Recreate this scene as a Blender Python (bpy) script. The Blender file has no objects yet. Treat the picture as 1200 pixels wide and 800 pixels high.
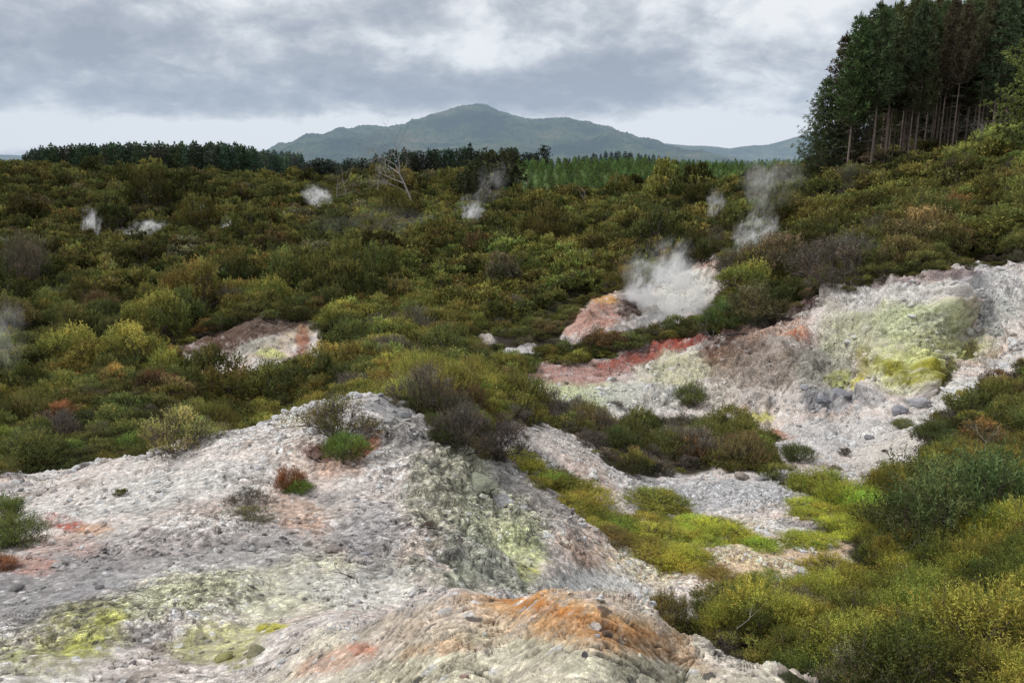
import bpy, math, random, time
import numpy as np
T0 = time.time()
random.seed(7)
RNG = np.random.default_rng(7)
S = bpy.context.scene
COL = S.collection
PI = math.pi

# ------------------------------------------------------------------ camera
F = 934.0
P = math.radians(12.8)
CP, SP = math.cos(P), math.sin(P)
cam = bpy.data.cameras.new('camera'); camo = bpy.data.objects.new('camera', cam); COL.objects.link(camo)
cam.sensor_width = 36.0; cam.lens = 36.0 * F / 1200.0
cam.clip_start = 0.1; cam.clip_end = 60000
camo.location = (0, 0, 0); camo.rotation_euler = (PI / 2 - P, 0, 0)
S.camera = camo

def slope(py):
    v = -(np.asarray(py, float) - 400) / F
    return (-SP + v * CP) / (CP + v * SP)
def uu(px, py=400):
    v = -(np.asarray(py, float) - 400) / F
    return ((np.asarray(px, float) - 600) / F) / (CP + v * SP)
def at(px, py, Y):                       # a sight line followed to the distance Y
    return (float(uu(px, py) * Y), float(Y), float(slope(py) * Y))
def project(x, y, z):
    d = y * CP - z * SP
    v = y * SP + z * CP
    d = np.maximum(d, 1e-3)
    return 600 + F * x / d, 400 - F * v / d

# ------------------------------------------------------------------ noise
_G = np.array([[1,1,0],[-1,1,0],[1,-1,0],[-1,-1,0],[1,0,1],[-1,0,1],[1,0,-1],[-1,0,-1],
               [0,1,1],[0,-1,1],[0,1,-1],[0,-1,-1],[1,1,0],[0,-1,1],[-1,1,0],[0,-1,-1]], np.float32)
def _hash(x, y, z, s):
    h = (x.astype(np.uint32) * np.uint32(374761393) + y.astype(np.uint32) * np.uint32(668265263)
         + z.astype(np.uint32) * np.uint32(2246822519) + np.uint32((s * 3266489917) & 0xffffffff))
    h ^= h >> np.uint32(13); h = h * np.uint32(1274126177); h ^= h >> np.uint32(16)
    return h
def perlin(x, y, z=None, s=0):
    x = np.asarray(x, np.float32); y = np.asarray(y, np.float32)
    z = np.zeros_like(x) if z is None else np.asarray(z, np.float32)
    xi, yi, zi = [np.floor(a).astype(np.int32) for a in (x, y, z)]
    xf, yf, zf = x - xi, y - yi, z - zi
    u, v, w = [t * t * t * (t * (t * 6 - 15) + 10) for t in (xf, yf, zf)]
    out = 0
    for dx in (0, 1):
        for dy in (0, 1):
            for dz in (0, 1):
                g = _G[_hash(xi + dx, yi + dy, zi + dz, s) & np.uint32(15)]
                d = g[..., 0] * (xf - dx) + g[..., 1] * (yf - dy) + g[..., 2] * (zf - dz)
                wt = (u if dx else 1 - u) * (v if dy else 1 - v) * (w if dz else 1 - w)
                out = out + d * wt
    return out
def fbm(x, y, z=None, o=4, s=0, gain=.5):
    t = 0; a = 1; f = 1; n = 0
    for i in range(o):
        t = t + a * perlin(x * f, y * f, None if z is None else z * f, s + i * 17)
        n += a; a *= gain; f *= 2.03
    return t / n
def ridged(x, y, z=None, o=4, s=0):
    t = 0; a = 1; f = 1; n = 0
    for i in range(o):
        t = t + a * (1 - 2 * np.abs(perlin(x * f, y * f, None if z is None else z * f, s + i * 13)))
        n += a; a *= .5; f *= 2.1
    return t / n
def worley(x, y, s=0):                   # distance to the nearest cell point, and that cell's random number
    x = np.asarray(x, np.float32); y = np.asarray(y, np.float32)
    xi = np.floor(x).astype(np.int32); yi = np.floor(y).astype(np.int32)
    best = np.full(x.shape, 9., np.float32); cid = np.zeros(x.shape, np.float32)
    zz = np.zeros_like(xi)
    for dx in (-1, 0, 1):
        for dy in (-1, 0, 1):
            h = _hash(xi + dx, yi + dy, zz, s)
            ax = xi + dx + (h & np.uint32(1023)) / 1023.; ay = yi + dy + ((h >> np.uint32(10)) & np.uint32(1023)) / 1023.
            d = np.sqrt((x - ax) ** 2 + (y - ay) ** 2).astype(np.float32)
            m = d < best
            best = np.where(m, d, best); cid = np.where(m, ((h >> np.uint32(20)) & np.uint32(1023)) / 1023., cid)
    return best, cid
def sstep(a, b, t):
    t = np.clip((t - a) / (b - a), 0, 1); return t * t * (3 - 2 * t)

# ------------------------------------------------------------------ terrain heights
# (px, py, Y): the ground seen there stands at the distance Y
CP_IMG = [
 (-100,800,5.5),(100,800,5.8),(300,800,5.6),(100,700,8),(300,700,8),(0,740,7),(100,620,11.5),(300,600,11.5),(0,610,12.6),(200,545,14.5),(330,540,14),
 (0,562,16),(130,538,17),(230,510,17.5),(330,490,18.2),(380,476,18.6),(440,466,18.6),(470,480,18),(500,510,16.8),(482,560,13.5),(480,650,9.8),(490,705,7.8),
 (400,600,11.6),(400,690,8),(540,560,14.8),(560,640,11.2),(600,600,13.8),(640,690,10),(640,640,12.6),(700,700,11.5),(650,600,15.2),(700,640,14.2),(600,545,18),(640,570,18.4),
 (680,600,17.6),(740,630,17),(620,500,24),(700,550,22),(725,585,20.3),(560,500,20),
 (400,745,5.6),(470,712,5.4),(540,690,5.2),(640,699,5.0),(740,727,4.7),(820,757,4.5),(930,798,4.3),(600,800,3.4),(800,800,3.75),(450,800,4.2),(600,740,4.25),
 (760,690,13),(800,725,11.5),(860,695,12.5),(850,662,14),(800,660,14.6),(900,625,18),(800,605,20),(850,567,22.5),(850,600,20.4),(850,545,26),(760,545,25.5),(960,565,24),(950,600,20),
 (960,520,29),(860,505,34),(1000,482,36.4),(1060,490,33),(900,525,30),(1030,540,26),(900,490,36.6),(900,450,38.8),(950,400,42.5),(900,388,45),(1000,350,44.5),(1000,440,38.6),(1000,395,41),
 (1100,468,37.4),(1100,420,38.6),(1100,370,40.0),(1100,328,42.6),(1190,400,38.5),(1190,318,44),(1190,425,30),(1150,445,30.5),(1100,492,29),(1060,530,26.5),
 (1190,520,22),(1150,580,18),(1190,640,13),(1100,620,17),(1000,665,15),(1000,760,10.5),(1190,760,8),(1100,800,7.5),(1000,800,8.6),(930,770,10),(900,730,11),
 (620,450,40),(700,455,40),(740,425,44),(660,422,45),(800,395,48),(800,450,41),(800,490,36),(700,490,34),(640,470,37),
 (770,385,52),(800,350,57),(850,315,63),(760,350,57),(700,385,50),(710,355,52),(640,400,50),(600,420,48),(550,400,53),(600,350,70),(700,320,72),(650,300,88),
 (50,460,36),(200,445,38),(100,500,28),(400,445,34),(500,460,26),(520,480,21.5),(570,470,26),(300,436,43),(300,383,47.5),(220,440,43),(370,398,46.5),(220,397,48.5),(300,368,54),(450,400,50),(380,440,40),
 (100,400,50),(100,350,70),(0,350,68),(250,340,75),(400,350,68),(100,300,98),(300,300,98),(500,300,95),
 (150,283,122),(0,287,118),(300,275,128),(450,265,140),(0,240,150),(200,240,160),(400,240,180),(0,203,220),(110,208,245),(200,211,250),(400,218,290),(500,221,235),
 (600,250,150),(600,227,180),(600,202,240),(750,196,280),(750,228,180),(900,199,230),(900,219,160),(850,260,95),(780,300,80),(750,270,105),
 (950,335,56),(1050,305,55),(1150,295,51),(950,262,80),(1050,250,72),(1150,232,62),(1050,195,100),(1190,180,75),(1100,187,100),(1000,195,120),(955,199,125),(1190,188,110)]
# (px at eye level, z, Y): ground hidden from the viewpoint
CP_Z = [(0,-8.3,20),(130,-8.6,21),(230,-8.8,22),(330,-8.5,22.5),(430,-7.6,22.5),
 (540,-4.3,6.7),(640,-5.2,7.1),(740,-6.2,6.9),(820,-6.6,7.2),(930,-6.8,7.2),(450,-4.35,6.8),
 (600,-1.7,1.0),(0,-1.8,1.0),(1200,-1.8,1.0),(600,-2.0,2.2),(200,-2.6,2.6),(1000,-2.6,2.4),(1200,-3.2,4),
 (1190,-9.6,34.5),(1150,-10.2,34),(1100,-10.9,33.5),(700,-10.2,58),(1190,1.5,150),(1000,-1,150),
 (0,-5.5,300),(300,-7,330),(600,-5,330),(900,-4,330),(1190,0,300),
 (-600,-3,4),(-600,-5,9),(-600,-8,22),(-600,-10,60),(-600,-9,120),(-600,0,220),(-600,-2,350),
 (1800,-3,4),(1800,-4,12),(1800,-4,30),(1800,-1,50),(1800,5,90),(1800,4,200),(1800,2,350)]
for q in (-900,-300,0,300,600,900,1200,1500,2100):
    CP_Z += [(q,-6,600),(q,-12,1200),(q,-25,3500),(q,-40,9000)]
pts = [(float(uu(a, b)), math.log(Y), float(slope(b)) * Y) for a, b, Y in CP_IMG] + [((a - 600) / F, math.log(Y), z) for a, z, Y in CP_Z]
pts = np.array(pts)
KU = 3.0
def _phi(a, b):
    r2 = ((a[:, None, 0] - b[None, :, 0]) * KU) ** 2 + (a[:, None, 1] - b[None, :, 1]) ** 2
    return .5 * r2 * np.log(r2 + 1e-12)
n = len(pts)
A = np.zeros((n + 3, n + 3)); A[:n, :n] = _phi(pts, pts) + np.eye(n) * 2e-4
A[:n, n] = 1; A[:n, n + 1] = pts[:, 0] * KU; A[:n, n + 2] = pts[:, 1]; A[n:, :n] = A[:n, n:].T
W = np.linalg.solve(A, np.concatenate([pts[:, 2], [0, 0, 0]]))
UT = np.concatenate([np.linspace(-2.2, -.82, 30)[:-1], np.linspace(-.82, .82, 330), np.linspace(.82, 2.2, 30)[1:]])
LT = np.linspace(0.0, math.log(9000), 1100)
TAB = np.zeros((len(UT), len(LT)))
for i, u_ in enumerate(UT):
    q = np.stack([np.full(len(LT), u_), LT], 1)
    TAB[i] = _phi(q, pts) @ W[:n] + W[n] + W[n + 1] * u_ * KU + W[n + 2] * LT
_iu = np.arange(len(UT))
def base_h(x, y):
    y = np.maximum(y, 1.0); u = np.clip(x / y, -2.2, 2.2); l = np.log(y)
    fu = np.interp(u, UT, _iu); fl = np.clip((l - LT[0]) / (LT[1] - LT[0]), 0, len(LT) - 1.001)
    i = np.minimum(fu.astype(int), len(UT) - 2); j = fl.astype(int); a = fu - i; b = fl - j
    return TAB[i, j] * (1 - a) * (1 - b) + TAB[i + 1, j] * a * (1 - b) + TAB[i, j + 1] * (1 - a) * b + TAB[i + 1, j + 1] * a * b
def H(x, y):
    x = np.asarray(x, float); y = np.asarray(y, float)
    z = base_h(x, y)
    far = sstep(20, 60, y); ff = 1 - .6 * sstep(250, 500, y)
    z = z + far * ff * (fbm(x / 16, y / 16, o=3, s=5) * 1.5) + sstep(58, 72, y) * (1 - sstep(88, 112, y)) * (1 - sstep(.15, .3, x / np.maximum(y, 1))) * (ridged(x / 30, y / 22, o=3, s=6) * 1.7 - .9) + fbm(x / 5, y / 5, o=3, s=9) * (.22 + .5 * far * ff) * sstep(3, 12, y)
    return z
def hit(px, py, ymin=2.0, ymax=400.):
    t = np.exp(np.linspace(math.log(ymin), math.log(ymax), 3000))
    z = H(uu(px, py) * t, t); ray = slope(py) * t
    k = np.nonzero(z >= ray)[0]
    k = k[0] if len(k) else len(t) - 1
    Y = t[k]
    return float(uu(px, py) * Y), float(Y), float(H(np.array([uu(px, py) * Y]), np.array([Y]))[0])

# ------------------------------------------------------------------ zones
def inpoly(px, py, poly):
    r = np.zeros(px.shape, bool); m = len(poly); j = m - 1
    for i in range(m):
        xi, yi = poly[i]; xj, yj = poly[j]
        c = ((yi > py) != (yj > py)) & (px < (xj - xi) * (py - yi) / ((yj - yi) or 1e-9) + xi)
        r ^= c; j = i
    return r
BARE = [  # polygon of open ground as mapped from the viewpoint, and its range of distances
 ([(-400,575),(0,558),(60,548),(130,533),(250,505),(330,480),(352,470),(430,457),(475,468),(500,505),(535,530),(580,545),(620,548),(668,580),(700,610),(735,640),(715,690),(780,738),(830,760),(960,815),(960,1500),(-400,1500)], 0, 20.5),
 ([(560,515),(600,494),(650,500),(700,528),(735,560),(745,598),(700,592),(650,560),(600,550)], 15, 30),
 ([(700,600),(740,560),(800,550),(905,552),(950,590),(1000,600),(960,625),(1000,640),(920,660),(880,665),(890,700),(850,700),(790,735),(700,700)], 9, 26),
 ([(905,552),(900,515),(870,498),(700,505),(610,480),(592,450),(610,430),(700,424),(760,402),(830,398),(900,378),(950,352),(1010,336),(1100,322),(1210,308),(1500,300),(1500,430),(1210,425),(1165,440),(1120,475),(1080,520),(1105,560),(1000,590),(950,575)], 20, 60),
 ([(1500,430),(1210,430),(1165,450),(1130,478),(1080,520),(1040,560),(1000,570),(1000,520),(1100,440),(1210,400),(1500,400)], 20, 60),
 ([(655,398),(690,352),(745,340),(790,325),(835,300),(862,318),(850,345),(838,362),(800,385),(740,392),(700,400),(650,410)], 40, 70),
 ([(205,410),(245,395),(300,375),(372,376),(385,420),(350,424),(290,440),(240,448),(205,435)], 38, 56),
 ([(552,412),(566,392),(580,385),(584,398),(572,414)], 38, 70),
 ([(588,356),(600,346),(612,346),(606,354)], 50, 90),
 ([(578,428),(592,408),(625,403),(632,414),(606,428)], 38, 62),
 ([(225,284),(255,282),(262,290),(232,292)], 95, 150),
 ([(104,288),(110,277),(122,280),(126,290)], 95, 150), ([(132,282),(150,276),(160,284),(140,288)], 95, 150),
 ([(738,612),(790,585),(860,600),(905,625),(1010,640),(990,690),(900,700),(820,676),(760,666),(735,640)], 12, 24),
 ([(828,262),(832,248),(858,250),(862,264)], 60, 130),
]
def bare_at(x, y, z=None, jit=True):
    if z is None: z = H(x, y)
    px, py = project(x, y, z)
    if jit:
        k = np.minimum(1.6, 22. / np.maximum(y, 4))
        px = px + perlin(x / 1.3, y / 1.3, s=71) * 26 * k; py = py + perlin(x / 1.3, y / 1.3, s=72) * 14 * k
    b = np.zeros(px.shape, bool)
    for poly, a, c in BARE:
        b |= inpoly(px, py, poly) & (y > a) & (y < c)
    return b

# ------------------------------------------------------------------ nodes helper
def new_mat(name):
    m = bpy.data.materials.new(name); m.use_nodes = True
    nt = m.node_tree; nt.nodes.clear()
    out = nt.nodes.new('ShaderNodeOutputMaterial')
    return m, nt, out
def N(nt, typ, **kw):
    nd = nt.nodes.new(typ)
    for k, v in kw.items():
        if k == 'ins':
            for a, b in v.items(): nd.inputs[a].default_value = b
        else: setattr(nd, k, v)
    return nd
def L(nt, a, b): nt.links.new(a, b)
def noise(nt, vec, scale, detail=4, rough=.55, dist=0.):
    nd = N(nt, 'ShaderNodeTexNoise', ins={'Scale': scale, 'Detail': detail, 'Roughness': rough, 'Distortion': dist})
    if vec is not None: L(nt, vec, nd.inputs['Vector'])
    return nd.outputs['Fac']
def ramp(nt, fac, stops):
    r = N(nt, 'ShaderNodeValToRGB'); L(nt, fac, r.inputs['Fac'])
    e = r.color_ramp.elements
    while len(e) > 1: e.remove(e[-1])
    e[0].position = stops[0][0]; c = stops[0][1]; e[0].color = c if len(c) == 4 else (*c, 1)
    for p_, c in stops[1:]:
        k = e.new(p_); k.color = c if len(c) == 4 else (*c, 1)
    return r.outputs['Color']
def g3(v): return (v, v, v)
def mixc(nt, fac, a, b, mode='MIX'):
    m = N(nt, 'ShaderNodeMix', data_type='RGBA', blend_type=mode)
    if hasattr(fac, 'links'): L(nt, fac, m.inputs[0])
    else: m.inputs[0].default_value = fac
    for s_, v in ((m.inputs[6], a), (m.inputs[7], b)):
        if hasattr(v, 'links'): L(nt, v, s_)
        else: s_.default_value = (*v, 1) if len(v) == 3 else v
    return m.outputs[2]
def math_(nt, op, a, b=None, c=None, clamp=False):
    m = N(nt, 'ShaderNodeMath', operation=op, use_clamp=clamp)
    for i, v in enumerate((a, b, c)):
        if v is None: continue
        if hasattr(v, 'links'): L(nt, v, m.inputs[i])
        else: m.inputs[i].default_value = v
    return m.outputs[0]

def tag(o, label=None, cat=None, group=None, kind=None):
    if label: o['label'] = label
    if cat: o['category'] = cat
    if group: o['group'] = group
    if kind: o['kind'] = kind
    return o
def mesh_np(name, verts, faces, mat=None, smooth=False, attrs=None):
    me = bpy.data.meshes.new(name)
    verts = np.asarray(verts, np.float32); faces = np.asarray(faces, np.int32)
    k = faces.shape[1]
    me.vertices.add(len(verts)); me.vertices.foreach_set('co', verts.ravel())
    me.loops.add(faces.size); me.loops.foreach_set('vertex_index', faces.ravel())
    me.polygons.add(len(faces)); me.polygons.foreach_set('loop_start', np.arange(0, faces.size, k, dtype=np.int32))
    try: me.polygons.foreach_set('loop_total', np.full(len(faces), k, np.int32))
    except Exception: pass
    if smooth: me.polygons.foreach_set('use_smooth', np.ones(len(faces), bool))
    me.update(calc_edges=True)
    for nm, (typ, dom, arr) in (attrs or {}).items():
        a = me.attributes.new(nm, typ, dom)
        a.data.foreach_set({'FLOAT': 'value', 'INT': 'value', 'FLOAT_VECTOR': 'vector', 'FLOAT_COLOR': 'color'}[typ], np.asarray(arr).ravel())
    if mat: me.materials.append(mat)
    return me
def link(name, me, parent=None):
    o = bpy.data.objects.new(name, me); COL.objects.link(o)
    if parent: o.parent = parent
    return o
def empty(name, loc=(0, 0, 0), rz=0, sc=1):
    o = bpy.data.objects.new(name, None); COL.objects.link(o); o.location = loc; o.rotation_euler = (0, 0, rz)
    o.scale = (sc, sc, sc) if not hasattr(sc, '__len__') else sc
    o.empty_display_size = .2
    return o

# ------------------------------------------------------------------ ground mesh
NC = 1080
us = np.concatenate([np.linspace(-2.1, -.80, 50)[:-1], np.linspace(-.80, .80, NC), np.linspace(.80, 2.1, 50)[1:]])
NR = 1260
lt = np.linspace(math.log(1.1), math.log(420), 2600); Yt = np.exp(lt)
ROWY = np.zeros((NR, len(us)))
wob = np.zeros((len(us), len(lt)))
for i, u_ in enumerate(us):
    z = H(u_ * Yt, Yt)
    _, py = project(u_ * Yt, Yt, z)
    step = np.abs(np.diff(py)); step = np.where((py[1:] > 1100), step * .15, step)
    vis = py[1:] < np.minimum.accumulate(py)[1:] + 2       # visible from the viewpoint: denser rows
    wob[i, 1:] = step * np.where(vis, 1., .42) + np.diff(lt) * 60
# neighbouring columns share a smoothed spacing so that rows stay even
ker = np.exp(-(np.arange(-12, 13) / 6.) ** 2); ker /= ker.sum()
pad = np.pad(wob, ((12, 12), (0, 0)), mode='edge')
sm = sum(ker[k] * pad[k:k + len(us)] for k in range(25))
cum = np.cumsum(sm, 1)
for i in range(len(us)):
    ROWY[:, i] = np.interp(np.linspace(0, cum[i, -1], NR), cum[i], Yt)
far_rows = np.exp(np.linspace(math.log(420), math.log(8800), 60))[1:]
ROWY = np.vstack([ROWY, np.repeat(far_rows[:, None], len(us), 1)])
gx = ROWY * us[None, :]; gy = ROWY; gz = H(gx, gy)
print('grid', gx.shape, round(time.time() - T0, 1))
PX, PY = project(gx, gy, gz)
bare = bare_at(gx, gy, gz)
def blur(m, k=2):
    m = m.astype(np.float32)
    for _ in range(k):
        m = (m + np.roll(m, 1, 0) + np.roll(m, -1, 0) + np.roll(m, 1, 1) + np.roll(m, -1, 1)) / 5
    return m
bm_ = blur(bare, 3)
# rock relief, pushed along the surface normal
X3 = np.stack([gx, gy, gz], -1)
def normals(X):
    du = np.gradient(X, axis=1); dv = np.gradient(X, axis=0)
    nn = np.cross(du, dv); nn /= np.linalg.norm(nn, axis=-1, keepdims=True) + 1e-12
    return nn * np.sign(nn[..., 2:3] + 1e-9)
Nn = normals(X3)
steep = 1 - Nn[..., 2]
near = 1 - sstep(18, 40, gy)
cliffm = sstep(30, 37, gy) * (1 - sstep(60, 75, gy)) * bm_ * np.where(PX < 430, .35, np.where(PX < 760, .5, 1.))
zf = gz * 1.0
m1 = fbm(gx / 2.2, gy / 2.2, zf / 2.2, o=5, s=21, gain=.55)
rg = ridged(gx / 1.7, gy / 1.7, zf / 1.1, o=5, s=31)
rg2 = ridged(gx / 4.5 + .3 * m1, gy / 4.5, zf / 6., o=4, s=37)
fine = fbm(gx * 3.2, gy * 3.2, zf * 3.2, o=4, s=41, gain=.62)
w1, c1 = worley(gx / .34 + m1 * .6, gy / .34 + fine * .4, s=3)
w2, c2 = worley(gx / .11 + fine * .8, gy / .11, s=4)
rough_ = sstep(-.16, .22, fbm(gx / 2.6, gy / 2.6, gz / 2.6, o=4, s=77))      # coarse rubble here, dusty and smooth there
lump1 = np.clip(1 - w1 * 1.5, 0, 1) * (c1 > .45) * c1 * (.15 + rough_)
lump2 = np.clip(1 - w2 * 1.4, 0, 1) * c2 * (.25 + rough_)
def EB(px, py, rx, ry, a=0, b=1e9, rot=0, s=0, soft=.45, wob_=.34):   # soft, ragged patch of ground
    dx = PX - px; dy = PY - py
    if rot:
        c_, s_ = math.cos(rot), math.sin(rot); dx, dy = dx * c_ + dy * s_, -dx * s_ + dy * c_
    sel = (np.abs(dx) < rx * 2) & (np.abs(dy) < ry * 2) & (gy > a) & (gy < b)
    out = np.zeros(PX.shape, np.float32)
    if not sel.any(): return out
    d = np.sqrt((dx[sel] / rx) ** 2 + (dy[sel] / ry) ** 2)
    k = 12. / np.maximum(gy[sel], 3)
    d = d + wob_ * (fbm(gx[sel] * k * .9, gy[sel] * k * .9, gz[sel] * k * .9, o=5, s=100 + s, gain=.62))*1.6
    d = d + fine[sel] * .45
    out[sel] = 1 - sstep(1 - soft, 1 + soft * .4, d)
    return out
Gf = EB(565, 620, 110, 110, 7.5, 19, s=1, soft=.5)          # the grey green gully face
ORm = EB(640, 790, 330, 130, 2.5, 6.3, s=2, soft=.3, wob_=.2)    # the smooth crusted mound
disp = bm_ * (near * (m1 * .16 + fine * (.02 + .05 * rough_) + lump1 * .042 + lump2 * .016 + rg * (.02 + .12 * rough_))
              + (1 - near) * (m1 * .35 + fine * .10 + rg * .10 + lump1 * .05))
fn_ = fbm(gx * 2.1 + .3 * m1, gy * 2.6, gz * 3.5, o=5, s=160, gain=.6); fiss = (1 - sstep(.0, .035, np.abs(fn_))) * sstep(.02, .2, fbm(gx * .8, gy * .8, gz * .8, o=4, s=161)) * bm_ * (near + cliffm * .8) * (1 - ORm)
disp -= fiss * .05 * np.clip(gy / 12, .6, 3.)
disp += cliffm * (rg * .55 + rg2 * 1.0 * sstep(.10, .30, steep) + m1 * .4)
strata = fbm(gx * .5, gy * .5, gz * 3.2, o=4, s=57)
disp += cliffm * sstep(.08, .25, steep) * strata * .45
gul = ridged(gx / .9 + gy * .5, gy / 2.2 - gx * .4, o=4, s=39)
disp += Gf * (rg * .16 + gul * .16 + fine * .07 - .05)
Crest = EB(505, 540, 70, 80, 12, 22, s=3, soft=.6)
disp += Crest * (rg * .22 + gul * .10)
wx = gx + .22 * fbm(gx * 1.6, gy * 1.6, o=3, s=54); wy = gy + .22 * fbm(gx * 1.6, gy * 1.6, o=3, s=53)
wx = wx + .5 * fbm(gx * .9, gy * .9, o=2, s=151); wy = wy + .5 * fbm(gx * .9, gy * .9, o=2, s=152)
ca = np.abs(fbm(wx * 1.9 - wy * .7, wy * 3.8 - wx * 1.0, o=5, s=55, gain=.6)); cb = np.abs(fbm(wx * 5.5 + 3, wy * 8.5 - wx * 2.0, o=4, s=56, gain=.6)); cbr = sstep(-.12, .15, fbm(gx * 1.4, gy * 1.4, o=3, s=58))
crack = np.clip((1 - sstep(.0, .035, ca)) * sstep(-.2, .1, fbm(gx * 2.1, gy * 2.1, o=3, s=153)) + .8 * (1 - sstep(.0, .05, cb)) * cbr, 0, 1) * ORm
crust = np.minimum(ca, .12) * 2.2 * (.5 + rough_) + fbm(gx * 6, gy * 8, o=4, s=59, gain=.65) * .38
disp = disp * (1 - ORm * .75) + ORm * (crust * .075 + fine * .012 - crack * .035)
disp += (1 - bm_) * (m1 * .15)
disp *= np.minimum(1, gy / 4) * (1 - sstep(120, 300, gy))
X3d = X3 + Nn * disp[..., None]
Nd = normals(X3d)
print('disp', round(time.time() - T0, 1))

# ground colour (reflectance)
def C(r, g, b): return np.array([r, g, b], np.float32)
def lay(col, m, c, k=1.0):
    m = np.clip(m * k, 0, 1)[..., None]; return col * (1 - m) + np.asarray(c, np.float32) * m
n_a = fbm(gx / 3.1, gy / 3.1, gz / 3.1, o=4, s=61); n_b = fbm(gx / .9, gy / .9, gz / .9, o=5, s=62, gain=.6); n_c = fbm(gx / .25, gy / .25, gz / .25, o=4, s=63, gain=.7)
n_e = fbm(gx / .07, gy / .07, gz / .07, o=3, s=64, gain=.7) * (1 - sstep(14, 30, gy))
n_d = fbm(gx / 1.4, gy / 1.4, gz / 1.4, o=5, s=66, gain=.6)
col = np.zeros(gx.shape + (3,), np.float32) + C(.44, .40, .385)
col = lay(col, sstep(.0, .3, n_a + .3 * n_b), C(.45, .37, .33))
col = lay(col, sstep(.05, .32, n_d), C(.23, .215, .215), .8)
col = lay(col, sstep(.05, .3, -n_b), C(.55, .52, .50), .8)
col = lay(col, sstep(.12, .35, n_b - n_a * .4), C(.23, .19, .16), .6)
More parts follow.
